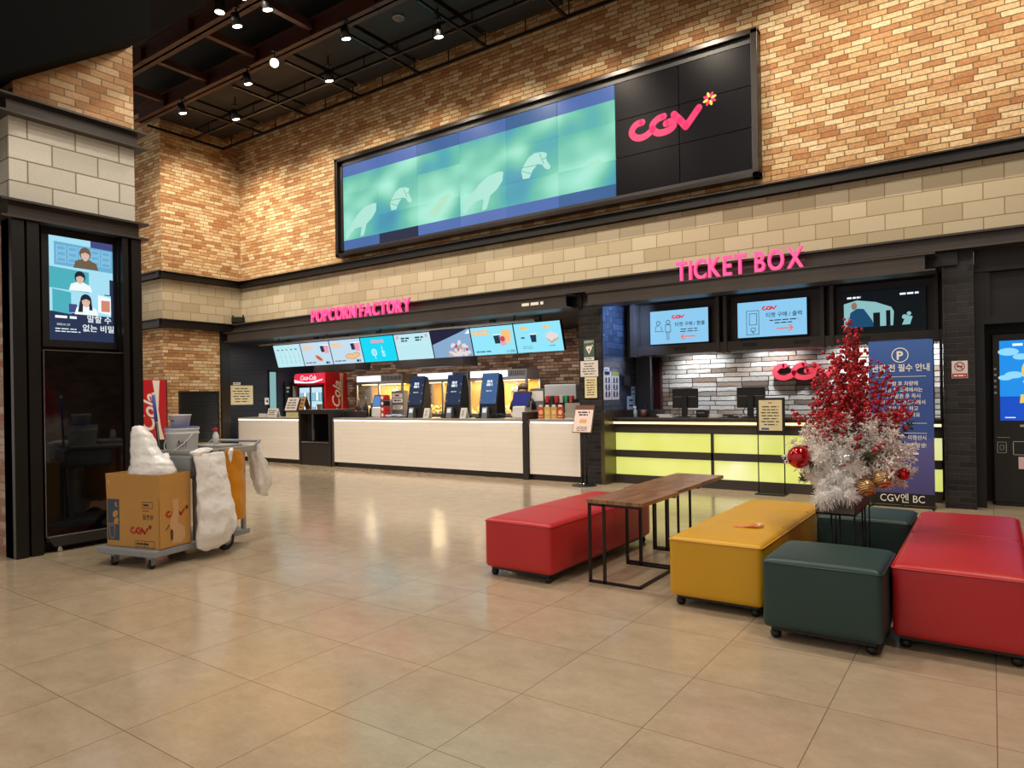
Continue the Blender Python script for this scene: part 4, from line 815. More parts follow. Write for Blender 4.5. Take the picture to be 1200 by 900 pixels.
# things on the left bar wall
def plate(name, label, cat, loc, w, h, rz, draw, mats, thick=.006, frame=None, group=None, rot=None):
    t = thing(name, label, cat, loc, rz, group, rot)
    MB().box(-w / 2, w / 2, 0, thick, -h / 2, h / 2).build('backing' if frame is None else 'frame', frame or mats[0], t, .002)
    mb = MB(); draw(mb, w / 2, h / 2); mb.build('print', mats, t); return t
def sheet(rows, y=-.002):
    def f(mb, w, h): mb.rect(-w + .004, w - .004, -h + .004, h - .004, -.0012, 0); mb.bars(-w * .8, w * .8, -h * .8, h * .8, rows, 1, y, .35, True)
    return f
def wside(u_y): return u_y
plate('notice_sheet', 'pale yellow notice sheet on the dark slatted wall at the bar left end', 'notice', (-14.995, 9.93, 1.52), .62, .47, PI / 2, sheet(6), [CREAM, INK])
plate('notice_slip', 'small white slip above the yellow notice on the slatted wall', 'notice', (-14.995, 9.80, 1.80), .2, .06, PI / 2, sheet(1), [PAPER, INK])
t = thing('wall_device', 'small white entry device on the slatted wall by the lit doorway', 'device', (-14.995, 10.62, 1.36), PI / 2)
MB().box(-.07, .07, -.03, 0, -.09, .09).build('case', WHITE, t, .008); MB().disc(0, .0, .03, -.031).build('lens', BLACK, t)
t = thing('door_1', 'narrow doorway lit pale teal in the slatted wall', 'door', (-14.99, 10.80, 0), PI / 2); t['kind'] = 'structure'
MB().box(-.10, .10, -.01, .0, 0, 2.1).build('door_glass', glow('teal_door_light', '9fd6d8', .6), t); mb = MB(); mb.box(-.13, -.10, -.03, 0, 0, 2.15); mb.box(.10, .13, -.03, 0, 0, 2.15); mb.box(-.13, .13, -.03, 0, 2.1, 2.15); mb.build('door_frame', STEEL, t)
t = thing('wall_cabinet', 'black wall unit with a pale panel left of the red cola cooler', 'cabinet', (-14.985, 11.55, 1.45), PI / 2)
MB().box(-.42, .40, -.06, 0, -.55, .40).build('case', BLACK, t, .006); mb = MB(); mb.rect(-.18, .36, -.45, .30, -.062, 0); mb.rect(.12, .36, .12, .2, -.064, 1); mb.bars(-.1, .3, -.3, .05, 4, 2, -.064, .2); mb.bars(-.38, -.26, .1, .3, 2, 0, -.062, .5); mb.build('panel', [mat('pale_green_panel', 'a4b8b0', .5), BLACK, GREYM], t)

# ------------------------------------------------------------------ things on the popcorn counter
KS = [glow('ordering_screen_navy', '2b3a58', .75), glow('ordering_screen_white', 'e4eef4', .9), glow('ordering_screen_gold', '8f8a5c', .6), glow('ordering_screen_blue', '45689a', .8)]
def kiosk(x, label, bg):
    t = thing('ordering_kiosk', label, 'kiosk', (x, 9.98, .995), 0, 'ordering kiosks on the long white counter')
    mb = MB(); mb.prism_x([(-.14, 0), (-.10, .24), (.02, .80), (.08, .79), (.14, .55), (.16, .0)], -.20, .20); mb.build('body', BLACK, t, .01)
    f = MB(); f.T = Matrix.Translation((0, -.112, .24)) @ Matrix.Rotation(-math.atan2(.12, .58), 4, 'X')
    f.rect(-.175, .175, .02, .57, -.005, bg); f.frame(-.188, .188, .005, .585, .014, -.004, 0); f.bars(-.09, .09, .34, .46, 2, 1, -.007, .8, True); f.bars(-.1, .1, .24, .27, 1, 1, -.007, .5, True)
    for k in range(6): f.disc(-.16 + .32 * (k % 2), .08 + .16 * (k // 2), .02, -.006, 2, 8)
    f.build('touch_screen', KS, t)
    mb = MB(); mb.prism_x([(-.24, 0), (-.20, .20), (-.16, .20), (-.12, 0)], -.06, .06); crd = mb.build('card_reader', GREYM, t, .006); r = MB(); r.T = Matrix.Translation((0, -.222, .10)) @ Matrix.Rotation(-.2, 4, 'X'); r.rect(-.045, .045, 0, .08, -.004, 1); r.build('reader_display', KS, crd)
    mb = MB(); mb.box(-.22, .22, -.2, .2, 0, .02); mb.build('foot_plate', STEEL, t); return t
kiosk(-9.23, 'first ordering kiosk from the left on the long white counter', 0)
kiosk(-8.27, 'second ordering kiosk from the left on the long white counter', 0)
kiosk(-7.44, 'third ordering kiosk, its blue screen nearest the staff member', 3)
def tent(name, label, cat, x, y, w, h, face, rows=5, lean=.28, z=.995, back=None, m=None):
    t = thing(name, label, cat, (x, y, z), 0); mb = MB(); dy = h * lean
    mb.prism_x([(0, 0), (dy, h), (dy + .008, h), (.008, 0)], -w / 2, w / 2, 0); mb.prism_x([(dy, h), (dy * 2.0, 0), (dy * 2 + .008, 0), (dy + .008, h)], -w / 2, w / 2, 0); mb.build('stand', back or WHITE, t)
    f = MB(); f.T = Matrix.Rotation(-math.atan(lean), 4, 'X'); L = h * (1 + lean * lean) ** .5; f.rect(-w / 2 + .008, w / 2 - .008, .01, L - .01, -.002, 0); f.bars(-w / 2 + .03, w / 2 - .03, .04, L - .04, rows, 1, -.003, .4, True); f.build('print', m or [face, INK], t); return t
tent('tent_card', 'small grey tent card between the first and second ordering kiosk', 'card', -8.72, 9.62, .14, .19, PAPER)
tent('tent_card', 'small grey tent card between the second and third ordering kiosk', 'card', -7.83, 9.62, .14, .19, PAPER)
TANB = mat('tan_card_board', 'b98f58', .6); MAROON = mat('maroon_card_top', '6b4030', .6)
t = tent('menu_stand', 'brown framed notice stand on the left end of the dark bin cabinet', 'menu stand', -12.70, 9.6, .42, .30, PAPER, 4, .35, 1.14, WOOD)
t = tent('menu_stand', 'tan card folder standing beside the brown framed notice stand', 'menu stand', -12.38, 9.62, .16, .31, TANB, 3, .35, 1.14, WOOD)
t = thing('cardboard_block', 'cream box under the notice stand at the right end of the left counter', 'box', (-12.46, 9.68, .995)); MB().box(-.30, .30, -.15, .2, 0, .135).build('body', mat('cream_board', 'd8cc98', .6), t, .004); mb = MB(); mb.rect(.12, .2, .04, .09, -.152); mb.rect(-.2, .02, .06, .064, -.152); mb.build('print', INK, t); MB().box(-.32, .32, -.17, .22, .135, .147).build('lid', DKLAM, t)
tent('desk_sign', 'white desk sign standing at the left end of the left counter', 'sign', -13.55, 9.72, .36, .20, PAPER, 3)
tent('desk_sign', 'low white desk sign just left of the taller white desk sign', 'sign', -13.95, 9.75, .28, .08, PAPER, 1)
t = thing('paper_cup', 'small cream paper cup standing on top of the dark bin cabinet', 'cup', (-11.72, 9.6, 1.17)); mb = MB(); mb.lathe([(.045, 0), (.06, .11), (.062, .11), (.06, .118), (.05, .11), (.04, .01)], (0, 0, 0), 16); mb.build('cup', mat('cream_paper_cup', 'e0d2b4', .6), t)
SCRB = glow('till_screen_blue', '5f8fd0', .8); SCRV = glow('till_screen_violet', '2a2f80', .8)
def till(x, y, label, scr, s=1.0):
    t = thing('till_terminal', label, 'till', (x, y, .995)); mb = MB(); mb.prism_x([(-.12, 0), (-.10, .20), (.12, .26), (.14, 0)], -.13, .13); mb.build('base', WHITE, t, .015)
    f = MB(); f.T = Matrix.Translation((0, -.06, .20)) @ Matrix.Rotation(-.35, 4, 'X'); f.box(-.19, .19, -.0, .035, 0, .28); f.build('screen_housing', BLACK, t, .008)
    f = MB(); f.T = Matrix.Translation((0, -.06, .20)) @ Matrix.Rotation(-.35, 4, 'X'); f.rect(-.165, .165, .025, .255, -.003); f.build('screen', scr, t); return t
till(-10.45, 10.12, 'white till with a light blue screen beside the grey notice column', SCRB)
till(-6.78, 9.98, 'white till with a dark violet screen in front of the staff member', SCRV)
t = thing('receipt_printer', 'pale slanted device standing to the right of the light blue till', 'printer', (-10.12, 10.02, .995)); mb = MB(); mb.prism_x([(-.08, 0), (.02, .38), (.10, .38), (.16, 0)], -.10, .10); mb.build('body', mat('pale_grey_plastic', 'b8b6b2', .4), t, .012); MB().box(-.08, .08, -.085, -.08, .0, .02).build('slot', BLACK, t)
t = thing('notice_column', 'grey metal stand with printed plates on the long counter, left of the kiosks', 'stand', (-9.86, 10.05, .995)); MB().box(-.17, .17, 0, .12, 0, .54).build('body', GREYM, t, .006)
mb = MB()
for z in (.40, .30, .16): mb.rect(-.14, .14, z, z + .08, -.003, 0); mb.bars(-.11, .11, z + .015, z + .065, 1 if z != .16 else 2, 1, -.004, .6, True)
mb.build('print', [PAPER, INK], t)
for k, (z, c) in enumerate(((.02, 0), (.14, 0), (.26, 1), (.38, 0))):
    t = thing('snack_pack', ['lowest red snack pack stacked beside the grey notice column', 'second lowest red snack pack beside the grey notice column', 'dark snack pack in the pile beside the grey notice column', 'topmost red snack pack beside the grey notice column'][k], 'packet', (-10.10 + .075, 9.86, .995 + .115 * k), 0, 'snack packs by the notice column')
    MB().box(-.07, .07, -.08, .08, 0, .11).build('pack', [COKE, BLACK][c], t, .02); mb = MB(); mb.disc(0, .055, .035, -.082); mb.build('label', COKEW, t)
t = thing('cloth_pile', 'crumpled pale blue cloth on the counter at the foot of the notice column', 'cloth', (-9.62, 9.72, .995)); mb = MB(); rnd = random.Random(2)
for k in range(9): mb.ball((rnd.uniform(-.16, .16), rnd.uniform(-.05, .05), .025 + rnd.uniform(0, .03)), (rnd.uniform(.06, .09), .05, .028), 8, 5)
mb.build('cloth', mat('pale_blue_cloth', 'a8b8cc', .9), t)
for k, (a, b, h, l) in enumerate(((-.16, 0, .34, 'leftmost'), (-.04, .08, .30, 'second'), (.08, -.02, .36, 'third and tallest'), (.19, .04, .27, 'rightmost and shortest'))):
    t = thing('syrup_bottle', l + ' of the dark bottles on the counter right of the cola cooler', 'bottle', (-10.92 + a, 10.12 + b, .995), 0, 'dark bottles by the cola cooler'); mb = MB(); mb.lathe([(.05, 0), (.052, h * .6), (.02, h * .75), (.02, h)], (0, 0, 0), 14); mb.build('bottle', BLACK, t); mb = MB(); mb.lathe([(.022, h), (.022, h + .03), (.008, h + .06)], (0, 0, 0), 10); mb.build('pump_cap', GREYM, t)
t = thing('paper_cup', 'red cup standing at the left of the dark bottles by the cola cooler', 'cup', (-11.0 + -.26, 10.3, .995)); t.location = (-11.03, 9.96, .995); mb = MB(); mb.lathe([(.038, 0), (.05, .15), (.052, .15), (.045, .14), (.036, .02)], (0, 0, 0), 14); mb.build('cup', COKE, t); mb = MB(); mb.lathe([(.051, .05), (.0525, .09)], (0, 0, 0), 14); mb.build('white_band', WHITE, t)
# coloured cards on the short counter
CRD = [('red price card, first of the row on the short white counter', 'd05038'), ('yellow price card beside the red one on the short counter', 'd8b860'), ('orange price card, third of the row on the short counter', 'd8a050'), ('crimson price card, last of the row on the short counter', 'b84038')]
for k, (l, c) in enumerate(CRD):
    t = thing('price_card', l, 'card', (-6.15 + .125 * k, 9.62, .995), 0, 'price cards on the short counter'); MB().box(-.057, .057, 0, .01, .0, .20 + .02 * (k == 3)).build('card', mat('price_card_colour', c, .5), t); mb = MB(); mb.disc(0, .11, .04, -.002, 0, 12); mb.bars(-.045, .045, .02, .06, 1, 0, -.002, .5, True); mb.rect(-.035, .035, .2, .235, -.001, 1); mb.build('print', [mat('price_card_print', 'f0c890', .6), PAPER], t); MB().box(-.05, .05, -.02, .06, 0, .006).build('foot', WHITE, t)
t = thing('acrylic_guard', 'clear guard panel at the right end of the short white counter', 'panel', (-5.52, 9.66, .995)); MB().box(-.19, .19, 0, .008, 0, .26).build('sheet', mat('pale_acrylic', 'd8d0c0', .1, alpha=.35), t); MB().box(-.19, .19, -.02, .05, 0, .008).build('foot', WHITE, t)
t = thing('drinks_dispenser', 'silver soda dispenser with coloured labels, behind the short counter', 'dispenser', (-6.86, 11.55, .98)); MB().box(-.36, .36, -.12, .3, .32, .62).build('head', mat('pale_silver', 'c4c8cc', .3, .3), t, .02); MB().box(-.36, .36, .02, .3, 0, .32).build('column', GREYM, t, .01); MB().box(-.38, .38, -.2, .3, 0, .05).build('drip_tray', GREYM, t, .01)
for k, c in enumerate(('c03028', '3a3034', 'c03028', 'c8bcb0', '2a9a6a', 'c04848')):
    MB().box(-.31 + k * .108, -.235 + k * .108, -.17, -.12, .26, .40).build('tap_label', mat('tap_label_colour', c, .4), t, .01)
t = thing('ice_machine', 'grey steel machine standing behind the violet till and staff member', 'machine', (-7.9, 11.0, .0)); t.location = (-7.41, 11.55, .98); MB().box(-.16, .16, -.1, .25, 0, .55).build('body', GREYM, t, .01); MB().rect(-.15, .15, .3, .5, -.102).build('panel', PAPER, t)
t = thing('cable_coil', 'dark coiled cable and gear on the counter left of the violet till', 'cable', (-7.12, 9.75, .995)); mb = MB()
for k in range(5): mb.tube([(.09 * math.cos(a) + .03 * k - .06, .05 * math.sin(a), .03 + .05 * abs(math.sin(a * 1.5 + k))) for a in [2 * PI * i / 18 for i in range(19)]], .008, 6)
mb.build('cable', BLACK, t)
# ------------------------------------------------------------------ notices on the black pillar and partition
GRNP = mat('aed_green', '4b6152', .5)
def aed(mb, w, h):
    mb.rect(-w + .006, w - .006, -h + .006, h - .006, -.0012, 0); mb.rect(-w + .012, w - .012, -h + .01, -h + .055, -.002, 1); mb.bars(-w + .02, w - .02, -h + .02, -h + .045, 1, 2, -.003, .5, True)
    mb.text('심장충격기', 0, h - .055, .038, -.002, 1, bold=.01)
    mb.disc(-.022, .035, .031, -.002, 1); mb.disc(.022, .035, .031, -.002, 1); mb.poly([(-.049, .022), (0, -.065), (.049, .022), (0, .05)], -.0022, 1); mb.poly([(.012, .045), (-.018, -.005), (.0, -.002), (-.008, -.042), (.02, .012), (.004, .012)], -.003, 0); mb.ring(.058, .068, .014, .005, -.002, 1); mb.rect(.05, .066, .064, .071, -.003, 1)
plate('aed_sign', 'green defibrillator sign with a white heart on the black pillar', 'sign', (-5.10, 9.39, 2.075), .195, .335, 0, aed, [GRNP, WHITEINK, INK], frame=BLACK)
plate('notice_sheet', 'pinkish white sheet right below the heart sign on the pillar', 'notice', (-5.10, 9.385, 1.785), .31, .245, 0, sheet(5), [PAPER, INK])
plate('notice_sheet', 'black framed cream certificate on the pillar, under the pinkish sheet', 'notice', (-5.075, 9.385, 1.495), .22, .33, 0, sheet(7), [CREAM, INK], .012, BLACK)
plate('notice_slip', 'small white slip right of the pinkish sheet, at the pillar corner', 'notice', (-4.866, 9.52, 1.745), .18, .11, PI / 2, sheet(2), [PAPER, INK])
def post(hd):
    def f(mb, w, h):
        mb.rect(-w, w, -h, h, -.0012, 0); mb.rect(-w, w, h - .07, h, -.002, 2) if hd else mb.bars(-w * .7, w * .7, h * .7, h * .9, 1, 1, -.002, .7)
        for k in range(3): mb.disc(-w * .4, -h * .6 + k * h * .5, .03, -.002, 1, 10, .05); mb.disc(w * .4, -h * .6 + k * h * .5, .03, -.002, 1, 10, .05); mb.bars(-w * .8, w * .8, -h * .85 + k * h * .5, -h * .72 + k * h * .5, 1, 1, -.002, .4, True)
    return f
plate('poster_sheet', 'left white guide poster with drawings on the tiled partition', 'poster', (-4.866, 9.42 + .12, 1.52), .25, .44, PI / 2, post(False), [PAPER, INK, GRNP])
plate('poster_sheet', 'right guide poster with a green heading on the tiled partition', 'poster', (-4.866, 9.54 + .27, 1.52), .25, .44, PI / 2, post(True), [PAPER, INK, mat('olive_heading', 'a8a850', .6)])
t = thing('card_terminal_mount', 'black wall device on the tiled partition right of the guide posters', 'device', (-4.868, 10.15, 1.60), PI / 2); MB().box(-.11, .11, -.05, 0, -.08, .08).build('case', BLACK, t, .01); MB().rect(-.07, .07, -.05, .05, -.052).build('face', STEEL, t)
t = thing('display_stand', 'notice on a slim black floor stand in front of the pillar', 'sign stand', (-5.10, 9.17, 0))
mb = MB(); mb.lathe([(.19, 0), (.19, .008), (.17, .014), (.02, .016)], (0, 0, 0), 24); mb.build('base', BLACK, t)
mb = MB(); mb.tube([(-.035, .02, .01), (-.035, .02, .9)], .010, 8); mb.tube([(.035, .02, .01), (.035, .02, .9)], .010, 8); mb.build('post', BLACK, t)
mb = MB(); mb.lathe([(.014, 0), (.014, .03)], (-.03, -.06, .014), 10); mb.lathe([(.014, 0), (.014, .03)], (.03, -.06, .014), 10); mb.build('base_bolt', CHROME, t)
f = MB(); f.T = Matrix.Translation((0, -.06, .81)) @ Matrix.Rotation(-.30, 4, 'X'); f.box(-.165, .165, 0, .02, 0, .43); f.build('frame', mat('brown_frame', '5b4238', .5), t, .003)
f = MB(); f.T = Matrix.Translation((0, -.06, .81)) @ Matrix.Rotation(-.30, 4, 'X'); f.rect(-.155, .155, .01, .36, -.002, 0); f.rect(-.155, .155, .36, .42, -.002, 1); f.bars(-.12, .12, .26, .34, 2, 2, -.003, .6, True); f.rect(-.06, .06, .15, .21, -.003, 3); f.bars(-.14, .14, .02, .1, 3, 2, -.003, .4, True); f.build('notice', [mat('pale_pink_paper', 'e6d2cc', .6), MAROON, INK, mat('orange_print', 'd8a868', .6)], t)
t = thing('display_stand', 'framed notice on two thin legs in front of the lime panels', 'sign stand', (-2.44, 9.55, 0))
mb = MB(); mb.tube([(-.17, 0, .0), (-.17, 0, .85)], .008, 8); mb.tube([(.17, 0, 0), (.17, 0, .85)], .008, 8); mb.bar((-.19, 0, .008), (.19, 0, .008), .25, .014); mb.build('legs', BLACK, t)
MB().box(-.185, .185, -.012, .012, .82, 1.30).build('frame', BLACK, t, .006); mb = MB(); mb.rect(-.15, .15, .86, 1.27, -.0135, 0); mb.bars(-.13, .13, .92, 1.2, 7, 1, -.0145, .35, True); mb.logo(-.03, 1.225, .06, -.0145, None, 2); mb.rect(-.12, -.02, .87, .895, -.0145, 3); mb.build('notice', [CREAM, INK, REDINK, mat('blue_print', '3058b0', .5)], t)
# ------------------------------------------------------------------ ticket counter things
def monitor(x, label):
    t = thing('monitor', label, 'monitor', (x, 10.2, 1.015), 0, 'monitors on the ticket counter')
    MB().box(-.205, .205, -.03, .0, .14, .44).build('rear_shell', BLACK, t, .012); MB().box(-.19, .19, 0, .012, .15, .43).build('screen', GLOSSB, t); mb = MB(); mb.rect(-.18, .18, .31, .316, -.032); mb.build('trim_line', GREYM, t)
    MB().box(-.045, .045, -.06, -.03, .0, .32).build('stand_neck', BLACK, t, .006); MB().box(-.11, .11, -.12, .08, 0, .015).build('stand_foot', BLACK, t, .006); mb = MB(); mb.tube([(-.06, -.03, .2), (-.10, -.05, .1), (-.07, -.06, .0)], .006, 6); mb.build('cable', BLACK, t)
monitor(-3.87, 'left black monitor seen from behind on the ticket counter'); monitor(-2.875, 'right black monitor seen from behind, near the framed notice')
t = thing('ticket_printer', 'small black ticket printer right of the left monitor', 'printer', (-3.60, 10.2, 1.015)); MB().box(-.08, .08, -.08, .08, 0, .11).build('body', BLACK, t, .012); MB().box(-.05, .05, -.082, -.07, .06, .075).build('slot', GREYM, t)
for k, (x, w, l) in enumerate(((-4.15, .22, 'white papers lying left of the left monitor'), (-3.35, .16, 'pale cloth and paper between the two monitors'), (-3.15, .12, 'small dark desk clutter just left of the right monitor'))):
    t = thing('desk_papers', l, 'papers', (x, 10.1, 1.015)); mb = MB(); rnd = random.Random(k)
    for q in range(4): a = rnd.uniform(-.04, .04); mb.box(-w / 2 + a, w / 2 + a, -.08, .08, q * .012, q * .012 + .009)
    mb.build('sheets', BLACK if k == 2 else WHITE, t)
t = thing('sanitiser_bottle', 'small clear spray bottle on the raised shelf of the ticket counter', 'bottle', (-4.63, 10.02, 1.015)); mb = MB(); mb.lathe([(.028, 0), (.03, .10), (.012, .125), (.012, .15)], (0, 0, 0), 14); mb.build('bottle', mat('clear_plastic', 'c8d4d8', .1, alpha=.6), t); MB().box(-.03, .012, -.01, .01, .15, .175).build('pump', WHITE, t)
t = thing('pen_pot', 'small brown pot beside the spray bottle on the ticket counter', 'pot', (-4.50, 10.05, 1.015)); mb = MB(); mb.lathe([(.045, 0), (.05, .12), (.044, .12), (.04, .02)], (0, 0, 0), 16); mb.build('pot', mat('brown_pot', '6b4436', .5), t); mb = MB(); mb.tube([(0, 0, .05), (.02, .01, .19)], .005, 6); mb.build('pen', BLACK, t)
plate('notice_sheet', 'upper small light blue paper at the back edge of the tiled partition', 'notice', (-4.866, 10.47, 1.42), .14, .18, PI / 2, sheet(2), [mat('light_blue_paper', 'b8ccdc', .6), INK])
plate('notice_sheet', 'lower light blue paper at the back edge of the tiled partition', 'notice', (-4.865, 10.38, 1.24), .30, .22, PI / 2, sheet(2), [MATS['light_blue_paper'], INK])
LOGR = mat('red_sign_lettering', 'd0384a', .4, emit=.12, ecol='d0384a')
t = thing('wall_logo', 'red raised CGV logo on the stone wall behind the berries', 'sign', (-2.86, 11.33, 1.55)); mb = MB(); mb.logo(0, 0, 1.0, -.05, .03, 0, fat=.88); mb.build('logo', LOGR, t); MB().box(.1, .6, .03, .07, .12, .2).build('mount', STEEL, t)
t = thing('small_poster', 'green and blue poster card behind the counter, right of the banner', 'poster', (-.40, 10.6, 1.08)); MB().box(-.14, .14, 0, .01, -.14, .14).build('card', mat('bright_green', '6ec83a', .5), t); MB().rect(-.14, .14, .04, .14, -.002).build('print', mat('pale_sky_blue', 'a8d8f0', .5), t); MB().box(-.12, .12, .02, .05, -.14, -.1).build('foot', WHITE, t)
# ------------------------------------------------------------------ ceiling spotlights
LENS = glow('lamp_lens', 'fff2d8', 25)
ROWA, ROWB, ROWC = 'spotlights on the nearer brown beam', 'spotlights on the farther brown beam', 'spotlights in the bar grid'
SP = [(-8.35, 6.02, ROWA, 'bright spotlight on the nearer brown beam, topmost in the cluster'), (-9.08, 6.02, ROWA, 'bright spotlight on the nearer brown beam, left of the topmost one'), (-8.07, 7.22, ROWB, 'spotlight under the farther beam, upper right of the row'), (-10.59, 7.22, ROWB, 'spotlight under the farther beam, middle of the row'), (-12.66, 7.20, ROWB, 'spotlight under the farther beam, nearest the left wall'),
      (-12.12, 7.98, ROWC, 'spotlight in the bar grid nearest the left corner'), (-9.38, 7.99, ROWC, 'spotlight in the middle of the bar grid'), (-6.9, 8.03, ROWC, 'small spotlight in the bar grid above the video wall'), (-9.70, 7.13, ROWB, 'tilted white track spotlight under the farther beam'), (-7.55, 6.02, ROWA, 'spotlight at the top edge of the picture on the nearer beam')]
for i, (x, y, g, l) in enumerate(SP):
    t = thing('spotlight', l, 'spotlight', (x, y, 7.0), 0, g); tilt = .25
    R = Matrix.Rotation(tilt, 4, 'X') if i != 8 else Matrix.Rotation(.9, 4, 'Z') @ Matrix.Rotation(-1.0, 4, 'X')
    mb = MB(); mb.tube([(0, 0, .05), (0, 0, .37 if g == ROWC else .2)], .012, 8); mb.box(-.04, .04, -.04, .04, .18, .2); mb.build('bracket', BLACK, t)
    mb = MB(); mb.T = R; mb.lathe([(.06, .10), (.072, -.08), (.066, -.08), (.06, -.06)][::-1], (0, 0, 0), 18); can = mb.build('lamp_can', WHITE if i == 8 else BLACK, t)
    mb = MB(); mb.T = R; mb.lathe([(.0, -.082), (.064, -.082), (.064, -.07), (0, -.07)], (0, 0, 0), 18); mb.build('lens', LENS, can)
for k, (x, y) in enumerate(((-9.15, 5.80), (-8.55, 5.78))):
    t = thing('recessed_light', ['flat round lamp by the nearer beam, left one of the pair', 'flat round lamp by the nearer beam, right one of the pair'][k], 'lamp', (x, y, 7.05), 0, 'flat round ceiling lamps'); mb = MB(); mb.lathe([(.07, 0), (.075, .03), (.075, .6)], (0, 0, 0), 20); mb.build('housing', BLACK, t); mb = MB(); mb.lathe([(0, -.004), (.062, -.004), (.062, .002), (0, .002)], (0, 0, 0), 20); mb.build('lens', LENS, t)
t = thing('ceiling_speaker', 'small round grey ceiling speaker among the dark panels', 'speaker', (-7.55, 7.86, 7.345)); mb = MB(); mb.lathe([(.09, -.01), (.10, 0), (.10, .02)], (0, 0, 0), 24); mb.build('rim', GREYM, t); mb = MB(); mb.lathe([(0, -.012), (.08, -.012), (.08, 0)], (0, 0, 0), 24); mb.build('grille', mat('grey_mesh', '6a6664', .7), t)
# ------------------------------------------------------------------ cleaning cart at the left, with its load
TH = math.radians(13); OX, OY = -5.685, 2.877
def cw(a, b): return (OX + a * math.cos(TH) - b * math.sin(TH), OY + a * math.sin(TH) + b * math.cos(TH))
def cthing(name, label, cat, a, b, z=0.0, rz=0.0, group=None):
    x, y = cw(a, b); return thing(name, label, cat, (x, y, z), TH + rz, group)
CARTG = mat('grey_cart_plastic', '8d9298', .45, noise=.08); CARTD = mat('grey_cart_tray', '9a9a98', .5, noise=.1)
TYRE = mat('black_tyre', '18181a', .7)
t = cthing('cleaning_cart', 'grey cleaning cart standing beside the black kiosk, loaded with box and bags', 'cart', 0, 0)
mb = MB(); mb.box(-.60, .075, 0, .5, .095, .155); mb.box(-.55, .04, .5, 1.12, .095, .15); mb.build('platform', CARTG, t, .012)
for a, b in ((0, .04), (-.43, .04)):
    mb = MB(); mb.tube([(a - .014, b, .032), (a + .014, b, .032)], .032, 16); cst = mb.build('caster', TYRE, t)
    mb = MB(); mb.box(a - .024, a - .018, b - .02, b + .025, .03, .095); mb.box(a + .018, a + .024, b - .02, b + .025, .03, .095); mb.box(a - .03, a + .03, b - .03, b + .03, .085, .097); mb.build('caster_fork', GREYM, cst)
for a in (.05, -.56):
    mb = MB(); mb.T = Matrix.Translation((a, .79, .098)) @ Matrix.Rotation(PI / 2, 4, 'Y'); mb.lathe([(.03, -.022), (.075, -.022), (.09, -.018), (.097, -.008), (.097, .008), (.09, .018), (.075, .022), (.03, .022)], (0, 0, 0), 28); whl = mb.build('rear_wheel', TYRE, t)
    mb = MB(); mb.T = Matrix.Translation((a, .79, .098)) @ Matrix.Rotation(PI / 2, 4, 'Y'); mb.lathe([(.0, -.027), (.045, -.026), (.05, .026), (0, .027)], (0, 0, 0), 20); mb.build('wheel_hub', CARTG, whl)
mb = MB()
for a in (-.52, .02):
    for b in (.48, 1.05): mb.box(a - .018, a + .018, b - .018, b + .018, .14, .90)
mb.build('upright', CARTG, t, .004)
mb = MB(); mb.box(-.56, .05, .42, .86, .70, .74); mb.box(-.56, .05, .42, .45, .70, .89); mb.box(-.56, -.53, .42, .86, .70, .89); mb.box(.02, .05, .42, .86, .70, .89); mb.box(-.56, .05, .83, .86, .70, .89); mb.build('bin', CARTG, t, .008)
mb = MB(); mb.box(-.58, .085, .44, 1.15, .895, .925); mb.box(-.58, .10, .44, .47, .885, .945); mb.box(.07, .10, .44, 1.15, .885, .945); mb.box(-.6, .10, 1.12, 1.16, .885, .945); mb.box(-.35, .02, .78, 1.05, .925, .965); mb.build('tray', CARTD, t, .006)
mb = MB()
for b in (.52, .60, .70): mb.box(.10, .118, b - .02, b + .02, .895, .935)
mb.build('clip', GREYM, t, .004)
mb = MB(); mb.tube([(-.55, 1.14, .92), (-.55, 1.24, .98), (.06, 1.24, .98), (.06, 1.14, .92)], .014, 8); mb.build('handle', CARTG, t)
# cardboard box
CARD = mat('brown_cardboard', 'c08f4a', .8, noise=.06, nscale=12); CARDI = mat('cardboard_inside', 'a07038', .85); BINK = mat('box_dark_print', '4a3424', .7); BRED = mat('box_red_print', 'b82a20', .6); BBLU = mat('box_blue_print', '3a4c5c', .7); BSCUFF = mat('box_scuffed_paper', 'cda274', .85)
t = cthing('cardboard_box', 'open brown CGV cardboard box at the front of the cleaning cart', 'box', -.23, .215, .157); w, d, h = .305, .16, .615; zc = .42
mb = MB(); k = .006
mb.box(-w, w, -d, -d + k, 0, zc); mb.box(-w, w, d - k, d, 0, zc); mb.box(-w, -w + k, -d, d, 0, zc); mb.box(w - k, w, -d, d, 0, zc); mb.box(-w, w, -d, d, 0, k); mb.build('body', CARD, t)
f = MB(); f.T = Matrix.Translation((0, -d, zc)) @ Matrix.Rotation(.03, 4, 'X'); f.box(-w, w, 0, k, 0, h - zc); f.build('front_flap', CARD, t)
f = MB(); f.T = Matrix.Translation((0, d, zc)) @ Matrix.Rotation(-.03, 4, 'X'); f.box(-w, w, -k, 0, 0, h - zc); f.build('rear_flap', CARD, t)
f = MB(); f.T = Matrix.Translation((w, 0, zc)) @ Matrix.Rotation(.02, 4, 'Y'); f.box(-k, 0, -d, d, 0, h - zc); f.build('side_flap', CARD, t)
f = MB(); f.T = Matrix.Translation((-w, 0, zc)) @ Matrix.Rotation(-.05, 4, 'Y'); f.box(0, k, -d, d, 0, h - zc); f.build('side_flap', CARD, t)
mb = MB(); y = -d - .0015
mb.rect(-w + .012, -w + .15, .05, .40, y, 2); mb.disc(-.20, .275, .036, y - .0006, 3, 18, .026, .7); mb.disc(-.19, .215, .034, y - .0006, 3, 18, .024, .9); mb.disc(-w + .118, .355, .015, y - .0006, 3, 14, .022, .3); mb.disc(-w + .13, .358, .01, y - .001, 0, 10, .012)
